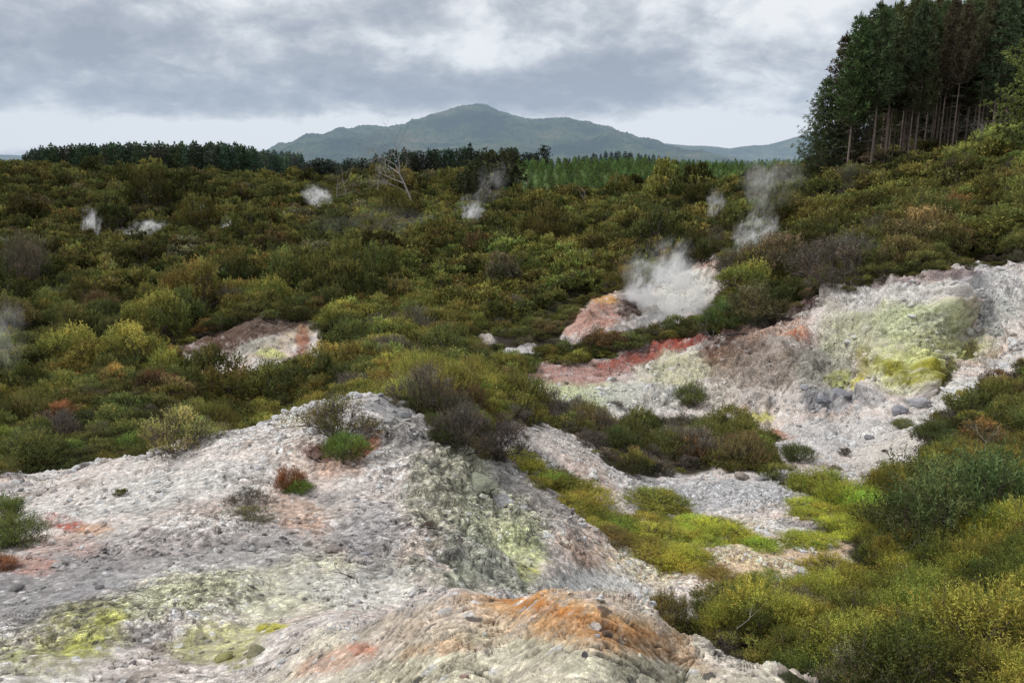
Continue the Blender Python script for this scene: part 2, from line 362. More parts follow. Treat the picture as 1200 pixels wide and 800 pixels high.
# red brown, orange, sulphur
B = [  # px, py, rx, ry, near, far, rot, colour, strength
 (300,690,200,40,5,14,-.12,(.375,.37,.28),.8),(200,715,110,20,5,12,-.25,(.31,.315,.215),.7),
 (85,755,85,42,4,10,-.35,(.28,.275,.14),.9),(112,752,44,16,4,10,-.5,(.40,.41,.12),.9),(255,752,62,20,4,10,-.2,(.36,.35,.19),.85),(280,775,24,18,4,10,0,(.26,.25,.12),.9),
 (320,733,20,8,4,10,0,(.32,.30,.05),1.),(5,775,30,22,4,10,0,(.30,.31,.15),.8),
 (230,665,140,18,6,14,-.15,(.42,.42,.42),.7),(420,690,80,20,5,12,.1,(.43,.42,.40),.7),
 (60,690,120,45,6,14,-.2,(.20,.20,.215),.75),(170,650,150,30,7,15,0,(.22,.205,.21),.6),(330,640,110,30,7,15,0,(.23,.215,.215),.6),(440,640,50,55,7,15,0,(.24,.235,.25),.7),
 (80,615,28,8,8,18,.2,(.34,.10,.07),.9),(110,622,26,8,8,18,0,(.40,.24,.15),.6),(35,665,40,12,8,14,0,(.36,.20,.16),.7),
 (345,605,46,26,8,18,.6,(.42,.27,.20),.7),(290,600,130,18,8,18,0,(.37,.30,.26),.5),(425,528,24,10,10,22,-.4,(.50,.17,.06),1.),(398,545,40,20,10,22,0,(.36,.24,.19),.7),(375,535,20,9,10,22,0,(.15,.07,.05),.8),
 (350,495,26,14,14,22,0,(.44,.40,.33),.8),(60,640,60,14,8,16,0,(.40,.26,.22),.5),
 (150,585,160,20,9,18,-.15,(.40,.39,.38),.7),(230,560,120,20,9,20,-.2,(.42,.41,.40),.6),
 (560,600,80,66,8,19,.5,(.285,.285,.215),1.),(500,590,34,60,8,18,0,(.29,.28,.22),.8),(590,640,60,40,8,16,.5,(.32,.325,.22),.8),(608,650,32,22,8,16,.7,(.40,.42,.24),.9),(616,680,14,13,7,16,0,(.46,.44,.06),1.),
 (570,690,80,20,7,12,0,(.24,.26,.20),.7),(545,660,50,28,7,14,.3,(.22,.235,.19),.7),
 (620,560,60,36,12,22,.4,(.24,.225,.23),.8),(650,600,50,30,11,20,.5,(.30,.27,.25),.7),(700,640,40,30,11,20,.4,(.35,.26,.21),.7),(670,650,40,18,11,16,.5,(.38,.24,.17),.5),
 (690,690,70,24,9,14,0,(.42,.42,.42),.85),(770,655,70,40,10,19,0,(.52,.42,.29),.9),(730,705,60,14,8,14,.2,(.40,.36,.28),.8),(850,680,55,32,10,17,-.1,(.46,.36,.31),.9),
 (900,655,80,26,11,22,0,(.50,.37,.24),.9),(820,628,100,26,14,22,0,(.50,.40,.27),.85),(960,640,100,16,13,24,0,(.49,.36,.25),.85),(850,580,110,22,17,26,0,(.33,.33,.345),.9),
 (470,520,36,40,12,20,0,(.24,.23,.22),.7),(520,470,50,30,14,22,0,(.22,.215,.22),.7),(450,480,40,18,16,22,0,(.23,.225,.235),.8),
 (650,530,70,24,18,30,.3,(.43,.38,.36),.8),(690,560,50,14,17,30,.6,(.42,.32,.28),.5),
 # orange crusted mound
 (640,800,330,90,2.5,6.3,0,(.49,.455,.37),1.),(540,720,110,26,3,6.3,-.3,(.46,.38,.31),.8),(670,728,135,38,3,6.3,.25,(.44,.31,.19),.8),(665,722,120,24,3,6.3,.24,(.44,.22,.08),.5),(640,714,80,8,3,6.3,.2,(.47,.19,.05),.6),(745,752,90,16,3,6.3,.32,(.42,.21,.09),.6),(800,775,60,12,3,6.3,.4,(.42,.30,.20),.7),
 (560,755,120,12,3,6.3,-.15,(.40,.24,.14),.55),(425,762,20,8,3,6.3,0,(.55,.13,.05),1.),(400,775,60,14,3,6.3,-.3,(.43,.28,.22),.7),(565,690,8,4,3,6.3,0,(.5,.12,.04),1.),(610,697,30,5,3,6.3,.1,(.45,.22,.06),.8),
 (700,780,160,18,2.5,6.3,.2,(.38,.36,.28),.8),(850,775,50,20,2.5,6.3,.3,(.44,.40,.36),.8),(500,790,120,16,2.5,6.3,-.1,(.40,.38,.30),.8),
 # far basin, red bank and cliff
 (690,468,58,18,34,50,0,(.36,.39,.25),1.),(650,462,30,16,34,50,0,(.38,.40,.25),.8),(760,470,60,24,34,50,0,(.37,.37,.35),.8),
 (672,440,76,17,34,52,-.03,(.28,.13,.11),.7),(780,412,80,16,34,56,-.3,(.17,.06,.045),.8),(620,436,12,9,34,52,0,(.16,.06,.045),.8),(740,424,44,8,34,54,-.15,(.28,.09,.07),.9),(790,408,38,11,38,56,-.35,(.34,.075,.05),.9),(830,395,28,9,38,56,-.3,(.24,.055,.045),.9),
 (800,440,60,22,34,50,-.1,(.37,.36,.25),.8),(862,412,44,30,38,56,-.4,(.13,.07,.05),1.),(850,440,16,26,34,50,.4,(.24,.16,.11),.7),
 (845,470,24,34,32,48,.5,(.43,.39,.35),.8),(905,435,66,38,34,50,0,(.24,.195,.165),.8),(935,398,22,7,38,56,-.1,(.42,.16,.08),.9),(910,392,50,10,38,56,-.2,(.40,.27,.21),.7),
 (965,440,44,38,34,50,0,(.24,.235,.21),.8),(900,380,70,12,40,60,-.3,(.08,.05,.042),1.),(960,352,70,10,40,60,-.2,(.13,.065,.06),.85),(1010,340,20,5,40,60,0,(.40,.13,.11),.8),
 (1010,400,46,36,34,52,.2,(.36,.37,.25),.75),(1080,390,60,36,34,52,0,(.38,.41,.26),.95),(1090,428,84,32,34,52,-.2,(.43,.44,.25),.9),(1100,430,56,20,34,52,-.2,(.41,.43,.18),.8),(1080,452,50,12,33,50,.3,(.26,.25,.04),.9),(1100,462,16,9,33,50,0,(.50,.52,.07),1.),
 (1140,415,16,10,34,52,0,(.22,.17,.05),.6),(1010,455,14,8,33,50,0,(.46,.44,.07),.9),(890,492,22,10,32,44,0,(.42,.40,.13),.9),(980,448,20,12,33,50,0,(.30,.31,.12),.8),(1020,440,14,22,33,50,0,(.30,.26,.08),.6),
 (1060,350,90,16,36,56,-.05,(.42,.41,.40),.9),(1160,340,60,24,36,56,0,(.40,.40,.41),.85),(1180,380,40,26,34,52,0,(.33,.345,.34),.8),(1070,335,80,6,40,60,-.1,(.27,.20,.20),.7),
 (990,475,60,14,30,44,0,(.27,.27,.29),.9),(960,515,100,20,24,36,-.1,(.40,.385,.385),.85),(1040,530,50,20,22,34,-.6,(.40,.375,.35),.8),(900,515,40,5,26,36,0,(.33,.17,.11),.9),(1130,460,70,16,26,34,-.6,(.44,.43,.42),.9),
 (1080,555,50,20,20,30,-.2,(.33,.29,.28),.8),
 # steaming gully and red knob
 (700,375,48,20,42,62,-.3,(.33,.16,.12),.75),(705,352,24,10,44,66,.2,(.45,.24,.08),.95),(735,362,18,14,46,66,0,(.10,.07,.06),.8),(800,350,50,26,48,74,-.5,(.44,.43,.40),.9),(835,315,26,8,54,76,-.3,(.40,.24,.19),.7),
 (770,378,28,10,44,62,0,(.45,.45,.45),.9),(670,385,30,10,44,60,0,(.42,.27,.23),.6),(720,400,36,8,40,60,0,(.32,.13,.09),.7),
 # bare scar in the scrub
 (250,395,60,24,38,60,-.1,(.11,.06,.045),1.),(310,383,66,16,38,60,-.1,(.13,.085,.065),1.),(335,402,60,10,38,60,-.45,(.36,.30,.23),.9),(355,400,10,20,38,60,0,(.28,.12,.07),.8),(235,432,24,10,36,60,.2,(.40,.40,.22),.9),
 (320,418,18,6,36,60,0,(.44,.45,.20),.9),(300,410,30,12,36,60,-.3,(.27,.27,.24),.7),(265,438,30,7,36,60,0,(.40,.37,.33),.8),
 (570,400,24,30,36,72,.6,(.30,.27,.25),.8),(600,415,40,14,38,62,0,(.33,.32,.33),.9),
 (115,284,12,6,90,160,0,(.45,.33,.27),.8),(145,280,14,6,90,160,0,(.42,.36,.30),.8),(247,286,12,4,90,160,0,(.45,.42,.36),.8),(845,256,20,8,60,140,0,(.42,.40,.36),.9)]
for i, (a_, b_, rx, ry, y0, y1, ro, c_, k_) in enumerate(B):
    q_ = EB(a_, b_, rx, ry, y0, y1, ro, s=i)
    sat = (max(c_) - min(c_)) / max(c_)
    col = lay(col, q_ * np.clip(1.0 - .1 * sat + (n_c * 1.5 + n_e * 1.6 + n_b * .9) * (.35 + sat), 0, 1.15), c_, k_)
# broken-up colour within every patch, dark hollows, paler tops
v = 1 + .50 * n_c + .38 * n_b + .55 * n_e
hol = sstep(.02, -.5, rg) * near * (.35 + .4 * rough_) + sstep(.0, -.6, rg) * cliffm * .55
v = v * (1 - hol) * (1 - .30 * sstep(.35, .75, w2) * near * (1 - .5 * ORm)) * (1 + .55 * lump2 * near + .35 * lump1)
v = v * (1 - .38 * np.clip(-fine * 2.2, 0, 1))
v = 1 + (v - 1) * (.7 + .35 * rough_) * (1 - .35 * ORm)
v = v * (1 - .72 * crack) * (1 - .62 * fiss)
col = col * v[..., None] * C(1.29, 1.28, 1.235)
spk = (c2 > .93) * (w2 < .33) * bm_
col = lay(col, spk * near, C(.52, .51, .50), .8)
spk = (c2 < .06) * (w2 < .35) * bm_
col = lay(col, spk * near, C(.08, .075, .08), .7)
soil = C(.040, .033, .022) * (1 + .5 * n_b[..., None])
green = C(.040, .046, .014) * (1 + .5 * n_b[..., None])
under = soil + (green - soil) * sstep(-.1, .2, n_a)[..., None]
plm = blur(inpoly(PX, PY, [(585, 238), (600, 186), (640, 180), (990, 180), (1000, 208), (900, 232), (760, 232)]) & (gy > 150) & (gy < 330), 3)[..., None]
under = under * (1 - plm) + C(.085, .135, .035) * (1 + 1.2 * n_b[..., None]) * plm
lit = sstep(8, 60, gy)[..., None]
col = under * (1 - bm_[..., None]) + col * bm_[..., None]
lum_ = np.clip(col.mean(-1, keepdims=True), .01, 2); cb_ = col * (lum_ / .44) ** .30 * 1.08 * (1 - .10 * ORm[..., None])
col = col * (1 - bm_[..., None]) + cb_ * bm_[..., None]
col = np.clip(col, .01, .78)
rgba = np.concatenate([col, np.ones(col.shape[:2] + (1,), np.float32)], -1)

nr, nc = gx.shape
# rows behind the viewpoint
back = []
for k in range(1, 13):
    d = [.4, .8, 1.2, 2, 3, 5, 8, 14, 25, 60, 200, 900][k - 1]
    xb = us * (1.1 + d * 1.5) ; yb = np.full(nc, 1.1 - d); zb = X3d[0, :, 2] * max(0, 1 - d / 3) + (-1.85 - .02 * d) * min(1, d / 3)
    back.append(np.stack([xb, yb, zb], -1))
V = np.concatenate([np.array(back[::-1]), X3d], 0)
rgba = np.concatenate([np.repeat(rgba[:1], len(back), 0), rgba], 0)
bmask = np.concatenate([np.repeat(bm_[:1], len(back), 0), bm_], 0)
rgm = np.clip(rough_ * (1 - .75 * ORm) + .25 * cliffm + .2 * Gf, 0, 1).astype(np.float32); rgm = np.concatenate([np.repeat(rgm[:1], len(back), 0), rgm], 0)
nrr = V.shape[0]
idx = np.arange(nrr * nc).reshape(nrr, nc)
quads = np.stack([idx[:-1, :-1], idx[:-1, 1:], idx[1:, 1:], idx[1:, :-1]], -1).reshape(-1, 4)

gm, nt, out = new_mat('geothermal_ground')
att = N(nt, 'ShaderNodeAttribute', attribute_name='Col'); msk = N(nt, 'ShaderNodeAttribute', attribute_name='bare')
rgh = N(nt, 'ShaderNodeAttribute', attribute_name='rough').outputs['Fac']; geo = N(nt, 'ShaderNodeNewGeometry'); pos = geo.outputs['Position']
base_c = att.outputs['Color']
f1 = noise(nt, pos, 7, 6, .65); f2 = noise(nt, pos, 38, 5, .7)
vo = N(nt, 'ShaderNodeTexVoronoi', ins={'Scale': 16., 'Randomness': 1.}); L(nt, pos, vo.inputs['Vector'])
vo2 = N(nt, 'ShaderNodeTexVoronoi', ins={'Scale': 45.}); L(nt, pos, vo2.inputs['Vector'])
c = mixc(nt, 1.0, att.outputs['Color'], ramp(nt, f1, [(.28, g3(.62)), (.5, g3(1.0)), (.72, g3(1.25))]), 'MULTIPLY')
c = mixc(nt, 1.0, c, ramp(nt, f2, [(.34, g3(.50)), (.47, g3(.98)), (.66, g3(1.30))]), 'MULTIPLY')
vv = mixc(nt, .5, g3(1.0), ramp(nt, vo.outputs['Distance'], [(0., g3(1.2)), (.45, g3(1.05)), (.75, g3(.5))]))
c = mixc(nt, 1.0, c, vv, 'MULTIPLY')
hs = N(nt, 'ShaderNodeSeparateColor'); L(nt, vo2.outputs['Color'], hs.inputs[0])
c = mixc(nt, 1.0, c, ramp(nt, hs.outputs[0], [(0, g3(.66)), (.6, g3(1.02)), (.9, g3(1.15)), (1, g3(1.6))]), 'MULTIPLY')
hs1 = N(nt, 'ShaderNodeSeparateColor'); L(nt, vo.outputs['Color'], hs1.inputs[0])
c = mixc(nt, 1.0, c, ramp(nt, hs1.outputs[1], [(0, g3(.72)), (.7, g3(1.04)), (1, g3(1.3))]), 'MULTIPLY')
f3 = noise(nt, pos, 110, 2, .6)
c = mixc(nt, 1.0, c, ramp(nt, f3, [(.36, g3(.62)), (.5, g3(1.0)), (.64, g3(1.22))]), 'MULTIPLY')
c = mixc(nt, math_(nt, 'MULTIPLY_ADD', rgh, .45, .55, clamp=True), base_c, c)
bs = N(nt, 'ShaderNodeBsdfPrincipled', ins={'Roughness': .92, 'Specular IOR Level': .18}); L(nt, c, bs.inputs['Base Color'])
hsum = math_(nt, 'ADD', math_(nt, 'MULTIPLY', f1, .05), math_(nt, 'ADD', math_(nt, 'MULTIPLY', f2, .03), math_(nt, 'MULTIPLY', vo.outputs['Distance'], -.028)))
hsum = math_(nt, 'ADD', hsum, math_(nt, 'MULTIPLY', vo2.outputs['Distance'], -.012))
bp = N(nt, 'ShaderNodeBump', ins={'Strength': .8, 'Distance': 1.0}); L(nt, hsum, bp.inputs['Height']); L(nt, math_(nt, 'MULTIPLY_ADD', rgh, .5, .42), bp.inputs['Strength']); L(nt, bp.outputs[0], bs.inputs['Normal'])
L(nt, bs.outputs[0], out.inputs[0])
me = mesh_np('ground', V.reshape(-1, 3), quads, gm, True, {'Col': ('FLOAT_COLOR', 'POINT', rgba), 'bare': ('FLOAT', 'POINT', bmask), 'rough': ('FLOAT', 'POINT', rgm)})
ground = tag(link('ground', me), 'pale geothermal ground with grey gravel, red iron banks and yellow sulphur', kind='structure')
print('ground', round(time.time() - T0, 1))
# fast lookup of the real (displaced) surface
GYl = np.log(gy)
def surf(x, y):
    x = np.atleast_1d(np.asarray(x, float)); y = np.atleast_1d(np.asarray(y, float))
    ci = np.clip(np.round(np.interp(x / np.maximum(y, 1.1), us, np.arange(nc))).astype(int), 0, nc - 1)
    z = np.zeros(len(x))
    order = np.argsort(ci)
    for cc in np.unique(ci):
        m = ci == cc
        z[m] = np.interp(y[m], gy[:, cc], X3d[:, cc, 2])
    return z

# ------------------------------------------------------------------ plant materials
def leaf_mat(name, trans=.25, var=.45):
    m, nt, out = new_mat(name)
    a = N(nt, 'ShaderNodeAttribute', attribute_type='INSTANCER', attribute_name='tint')
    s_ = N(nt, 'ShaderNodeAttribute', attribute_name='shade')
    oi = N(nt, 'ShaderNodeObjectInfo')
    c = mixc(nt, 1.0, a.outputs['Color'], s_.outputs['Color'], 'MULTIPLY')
    hv = N(nt, 'ShaderNodeHueSaturation'); L(nt, c, hv.inputs['Color'])
    L(nt, math_(nt, 'MULTIPLY_ADD', oi.outputs['Random'], .05, .475), hv.inputs['Hue'])
    L(nt, math_(nt, 'MULTIPLY_ADD', oi.outputs['Random'], .35, .83), hv.inputs['Value']); hv.inputs['Saturation'].default_value = .90
    d = N(nt, 'ShaderNodeBsdfDiffuse'); t = N(nt, 'ShaderNodeBsdfTranslucent'); mx = N(nt, 'ShaderNodeMixShader', ins={0: trans})
    L(nt, hv.outputs[0], d.inputs[0]); L(nt, hv.outputs[0], t.inputs[0]); L(nt, d.outputs[0], mx.inputs[1]); L(nt, t.outputs[0], mx.inputs[2])
    L(nt, mx.outputs[0], out.inputs[0])
    return m
def bark_mat(name, c0, c1, sc=6):
    m, nt, out = new_mat(name)
    tc = N(nt, 'ShaderNodeNewGeometry').outputs['Position']
    f = noise(nt, tc, sc, 5, .7)
    b = N(nt, 'ShaderNodeBsdfPrincipled', ins={'Roughness': .9, 'Specular IOR Level': .1}); L(nt, ramp(nt, f, [(.3, c0), (.7, c1)]), b.inputs['Base Color'])
    bp = N(nt, 'ShaderNodeBump', ins={'Strength': .5, 'Distance': .02}); L(nt, f, bp.inputs['Height']); L(nt, bp.outputs[0], b.inputs['Normal'])
    L(nt, b.outputs[0], out.inputs[0]); return m
M_LEAF = leaf_mat('scrub_leaf'); M_NEEDLE = leaf_mat('pine_needle', .12)
M_BARK = bark_mat('scrub_bark', (.08, .065, .055), (.23, .195, .17), 20)
M_PBARK = bark_mat('pine_bark', (.12, .095, .08), (.30, .24, .20), 3)
M_DEAD = bark_mat('dead_wood', (.22, .20, .18), (.42, .39, .36), 8)
M_GREYW = bark_mat('grey_dead_wood', (.10, .09, .085), (.24, .22, .205), 5)
M_DARKW = bark_mat('dark_dead_wood', (.030, .024, .024), (.10, .08, .075), 14)

def tubes(lines, sides=4):              # lines: [(pts(k,3), radii(k))]
    V_, F_ = [], []; o = 0
    for p_, r_ in lines:
        p_ = np.asarray(p_, float); r_ = np.asarray(r_, float); k = len(p_)
        t = np.gradient(p_, axis=0); t /= np.linalg.norm(t, axis=1, keepdims=True) + 1e-9
        ref = np.array([0, 0, 1.]) if abs(t[:, 2]).mean() < .8 else np.array([1., 0, 0])
        a = np.cross(t, ref); a /= np.linalg.norm(a, axis=1, keepdims=True) + 1e-9; b = np.cross(t, a)
        an = np.arange(sides) * 2 * PI / sides
        ring = p_[:, None] + r_[:, None, None] * (np.cos(an)[None, :, None] * a[:, None] + np.sin(an)[None, :, None] * b[:, None])
        V_.append(ring.reshape(-1, 3))
        i = np.arange(k - 1)[:, None] * sides; j = np.arange(sides)[None]; jn = (j + 1) % sides
        F_.append(np.stack([i + j, i + jn, i + sides + jn, i + sides + j], -1).reshape(-1, 4) + o); o += k * sides
    return np.concatenate(V_), np.concatenate(F_)
def leaves(P0, D, ln, wd, rng):         # diamond blades from P0 along D
    n_ = len(P0); D = D / (np.linalg.norm(D, axis=1, keepdims=True) + 1e-9)
    q = rng.normal(size=(n_, 3)); s_ = np.cross(D, q); s_ /= np.linalg.norm(s_, axis=1, keepdims=True) + 1e-9
    ln = np.broadcast_to(ln, (n_,))[:, None]; wd = np.broadcast_to(wd, (n_,))[:, None]
    v_ = np.stack([P0, P0 + D * ln * .5 + s_ * wd * .5, P0 + D * ln, P0 + D * ln * .5 - s_ * wd * .5], 1)
    return v_.reshape(-1, 3), np.arange(n_ * 4).reshape(-1, 4)
def unit(rng, n_):
    a = rng.normal(size=(n_, 3)); return a / np.linalg.norm(a, axis=1, keepdims=True)

def shrub_proto(seed, nl, ll, lw, ncl=30, flat=.75, spr=12, leafy=1., sprig=.2, open_=0.):
    """unit shrub: radius 1, height about flat*1.4; foliage mesh and stem mesh"""
    rng = np.random.default_rng(seed)
    az = rng.uniform(0, 2 * PI, ncl); el = np.arccos(rng.uniform(.0, 1, ncl)); r = rng.uniform(.50, .98, ncl) ** .8
    cx = np.sin(el) * np.cos(az) * r; cy = np.sin(el) * np.sin(az) * r; cz = .12 + np.cos(el) * r * flat * rng.uniform(.85, 1.25, ncl)
    cen = np.stack([cx, cy, cz], 1)
    cr = rng.uniform(.17, .33, ncl)
    ns = max(1, nl // spr)
    ci = rng.choice(ncl, ns, p=cr ** 2 / (cr ** 2).sum())
    d = unit(rng, ns); d[:, 2] = np.where(d[:, 2] < -.25, -d[:, 2], d[:, 2])
    p_ = cen[ci] + d * cr[ci][:, None] * np.array([1, 1, .62]) * rng.uniform(.55, 1.08, ns)[:, None]
    low = p_[:, 2] < .02; p_[low, 2] = rng.uniform(.02, .15, low.sum())
    out_ = d * .55 + np.array([0, 0, .55]) + cen[ci] * .35 + rng.normal(size=(ns, 3)) * .3
    out_ /= np.linalg.norm(out_, axis=1, keepdims=True)
    # leaves along each sprig
    t = np.tile(np.linspace(0, 1, spr), ns); si = np.repeat(np.arange(ns), spr)
    sl = rng.uniform(.6, 1.3, ns) * sprig
    lp = p_[si] + out_[si] * (t * sl[si])[:, None]
    ld = out_[si] * .8 + unit(rng, ns * spr) * .9
    v_, f_ = leaves(lp, ld, ll * rng.uniform(.6, 1.3, ns * spr), lw * rng.uniform(.7, 1.3, ns * spr), rng)
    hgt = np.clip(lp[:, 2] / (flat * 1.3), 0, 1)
    val = (.34 + .92 * hgt) * rng.uniform(.68, 1.32, ncl)[ci][si] * rng.uniform(.55, 1.45, ns)[si] * rng.uniform(.8, 1.2, ns * spr)  # shade painted into leaf colour: dark low down, light on top, plus random tone
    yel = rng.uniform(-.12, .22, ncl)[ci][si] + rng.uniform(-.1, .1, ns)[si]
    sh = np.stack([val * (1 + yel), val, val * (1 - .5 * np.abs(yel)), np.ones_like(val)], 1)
    sh = np.repeat(sh, 4, 0)
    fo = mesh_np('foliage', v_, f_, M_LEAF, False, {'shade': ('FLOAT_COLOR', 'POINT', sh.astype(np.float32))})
    ln_ = []
    for k in range(ncl):
        b0 = rng.normal(size=3) * .05; b0[2] = -.08
        m_ = (b0 + cen[k]) / 2 + rng.normal(size=3) * .08; m_[2] *= .8
        q = np.array([b0, m_ * .5 + b0 * .5, m_, cen[k]]); ln_.append((q, [.022, .017, .012, .006]))
        for _ in range(int(3 + 7 * open_)):
            e = cen[k] + unit(rng, 1)[0] * cr[k] * (1 + .3 * open_) * np.array([1, 1, .8]) + [0, 0, .05]
            ln_.append((np.array([m_ * .4 + cen[k] * .6, (cen[k] + e) / 2 + rng.normal(size=3) * .03, e]), [.007, .005, .002]))
            if open_:
                for _ in range(4):
                    e2 = e + unit(rng, 1)[0] * .16; s2 = (cen[k] + e) / 2
                    ln_.append((np.array([s2, (s2 + e2) / 2 + rng.normal(size=3) * .02, e2]), [.004, .003, .0015]))
    for _ in range(22 if nl > 15000 else 6):
        k = rng.integers(0, ncl); e = cen[k] * rng.uniform(1.05, 1.32) + [0, 0, .08]; s0 = cen[k] * .5
        q = np.array([s0, (s0 + e) / 2 + rng.normal(size=3) * .05, e]); ln_.append((q, [.010, .007, .003]))
        for _j in range(3):
            e2 = e + rng.normal(size=3) * .12; s2 = (q[1] + e) / 2; ln_.append((np.array([s2, (s2 + e2) / 2, e2]), [.005, .004, .002]))
    v2, f2 = tubes(ln_, 3)
    st = mesh_np('stem', v2, f2, M_BARK)
    return fo, st
t_ = time.time()
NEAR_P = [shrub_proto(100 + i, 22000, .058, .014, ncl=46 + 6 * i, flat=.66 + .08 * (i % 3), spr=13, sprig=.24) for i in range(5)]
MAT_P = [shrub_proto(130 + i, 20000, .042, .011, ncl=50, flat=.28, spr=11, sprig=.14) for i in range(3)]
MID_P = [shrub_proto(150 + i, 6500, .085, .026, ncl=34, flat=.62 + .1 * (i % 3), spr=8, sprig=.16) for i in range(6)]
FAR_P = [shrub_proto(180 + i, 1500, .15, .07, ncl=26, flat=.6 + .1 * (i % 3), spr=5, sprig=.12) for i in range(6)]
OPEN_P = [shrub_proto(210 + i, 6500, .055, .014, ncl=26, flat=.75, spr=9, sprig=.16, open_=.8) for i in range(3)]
print('protos', round(time.time() - T0, 1))

# stuff scatter through geometry nodes, with its own unlinked store of source meshes
def scatter_tree(coll):
    g = bpy.data.node_groups.new('scatter', 'GeometryNodeTree')
    g.interface.new_socket('Geometry', in_out='INPUT', socket_type='NodeSocketGeometry'); g.interface.new_socket('Geometry', in_out='OUTPUT', socket_type='NodeSocketGeometry')
    gi = g.nodes.new('NodeGroupInput'); go = g.nodes.new('NodeGroupOutput'); ip = g.nodes.new('GeometryNodeInstanceOnPoints'); ci = g.nodes.new('GeometryNodeCollectionInfo')
    ci.inputs[0].default_value = coll; ci.inputs['Separate Children'].default_value = True; ci.inputs['Reset Children'].default_value = True
    def na(nm, typ):
        a = g.nodes.new('GeometryNodeInputNamedAttribute'); a.data_type = typ; a.inputs[0].default_value = nm; return a.outputs[0]
    g.links.new(gi.outputs[0], ip.inputs['Points']); g.links.new(ci.outputs[0], ip.inputs['Instance']); ip.inputs['Pick Instance'].default_value = True
    g.links.new(na('idx', 'INT'), ip.inputs['Instance Index']); g.links.new(na('rot', 'FLOAT_VECTOR'), ip.inputs['Rotation']); g.links.new(na('scl', 'FLOAT_VECTOR'), ip.inputs['Scale'])
    g.links.new(ip.outputs[0], go.inputs[0])
    return g
def scatter(name, meshes, loc, rot, scl, idx_, tint, label, cat=None):
    cl = bpy.data.collections.new(name + '_sources')
    for i, ml in enumerate(meshes):
        o = bpy.data.objects.new('%s_src_%02d' % (name, i), ml); cl.objects.link(o)
    me = bpy.data.meshes.new(name); me.vertices.add(len(loc)); me.vertices.foreach_set('co', np.asarray(loc, np.float32).ravel())
    for nm, typ, arr in (('rot', 'FLOAT_VECTOR', rot), ('scl', 'FLOAT_VECTOR', scl), ('idx', 'INT', idx_), ('tint', 'FLOAT_COLOR', np.concatenate([tint, np.ones((len(tint), 1))], 1))):
        a = me.attributes.new(nm, typ, 'POINT')
        a.data.foreach_set({'FLOAT_VECTOR': 'vector', 'INT': 'value', 'FLOAT_COLOR': 'color'}[typ], np.asarray(arr, np.int32 if typ == 'INT' else np.float32).ravel())
    me.update()
    o = link(name, me); m = o.modifiers.new('scatter', 'NODES'); m.node_group = scatter_tree(cl)
    tag(o, label, cat, kind='stuff')
    return o
def joined(fo, st):                      # one source mesh out of foliage and stems
    def arr(m):
        v_ = np.zeros(len(m.vertices) * 3, np.float32); m.vertices.foreach_get('co', v_); f_ = np.zeros(len(m.loops), np.int32); m.loops.foreach_get('vertex_index', f_)
        return v_.reshape(-1, 3), f_.reshape(-1, 4)
    a, b = arr(fo); c_, d = arr(st)
    sh = np.zeros(len(a) * 4, np.float32); fo.attributes['shade'].data.foreach_get('color', sh)
    sh = np.concatenate([sh.reshape(-1, 4), np.ones((len(c_), 4), np.float32)])
    m = mesh_np('scrub_source', np.concatenate([a, c_]), np.concatenate([b, d + len(a)]), M_LEAF, False, {'shade': ('FLOAT_COLOR', 'POINT', sh)})
    m.materials.append(M_BARK)
    mi = np.zeros(len(b) + len(d), np.int32); mi[len(b):] = 1; m.polygons.foreach_set('material_index', mi)
    return m

# ------------------------------------------------------------------ scrub cover
TONES = {'olive': (.196, .196, .044), 'yellow green': (.268, .258, .050), 'mid green': (.150, .168, .046), 'dark green': (.085, .098, .032), 'bright green': (.200, .275, .050),
         'rusty brown': (.200, .150, .065), 'grey brown': (.180, .155, .125), 'orange tinged': (.30, .185, .06)}
TN = list(TONES); TC = np.array([TONES[k] for k in TN])
def tones(x, y, px, py, rng):
    a = fbm(x / 9, y / 9, o=3, s=201) ; b = fbm(x / 5, y / 5, o=3, s=202); r = rng.uniform(-.16, .16, len(x)); r2 = rng.uniform(0, 1, len(x))
    t = np.zeros(len(x), int)
    t[:] = TN.index('olive')
    t[(a + r) > .12] = TN.index('yellow green')
    t[(a + r) < -.10] = TN.index('mid green')
    t[(b + r) < -.20] = TN.index('dark green')
    t[(b + r) > .33] = TN.index('rusty brown')
    t[r2 < .025] = TN.index('rusty brown'); t[(r2 > .05) & (r2 < .085)] = TN.index('grey brown'); t[(r2 > .085) & (r2 < .10)] = TN.index('orange tinged'); t[(r2 > .96)] = TN.index('bright green')
    # large-scale moods of the real place
    dk = (px < 430) & (py > 300) & (y > 26) & (r2 > .45); t[dk] = np.where(r2[dk] > .7, TN.index('mid green'), TN.index('dark green'))
    gb = (px > 590) & (px < 830) & (py > 465) & (py < 570) & (r2 < .5); t[gb] = TN.index('grey brown')
    dk = (px < 420) & (py < 300) & (r2 > .3); t[dk] = np.where(r2[dk] > .62, TN.index('mid green'), TN.index('dark green'))
    dk = (px > 850) & (py < 330) & (py > 250) & (r2 > .5); t[dk] = TN.index('mid green')
    lr = (px > 800) & (py > 600) & (y < 24) & (r2 > .16); t[lr] = np.where(r2[lr] > .75, TN.index('dark green'), np.where(r2[lr] > .58, TN.index('mid green'), TN.index('yellow green')))
    fr = (y > 60) & np.isin(t, [TN.index('orange tinged'), TN.index('rusty brown')]) & (r2 > .02); t[fr] = TN.index('olive')
    return t
cand = []
rng = np.random.default_rng(11)
def jgrid(y0, y1, sp, um=.92):
    xs = np.arange(-um * y1, um * y1, sp); ys = np.arange(y0, y1, sp)
    a, b = np.meshgrid(xs, ys); a = a.ravel() + rng.uniform(-.5, .5, a.size) * sp; b = b.ravel() + rng.uniform(-.5, .5, b.size) * sp
    m = (np.abs(a) < um * b) & (b > y0) & (b <= y1); return a[m], b[m]
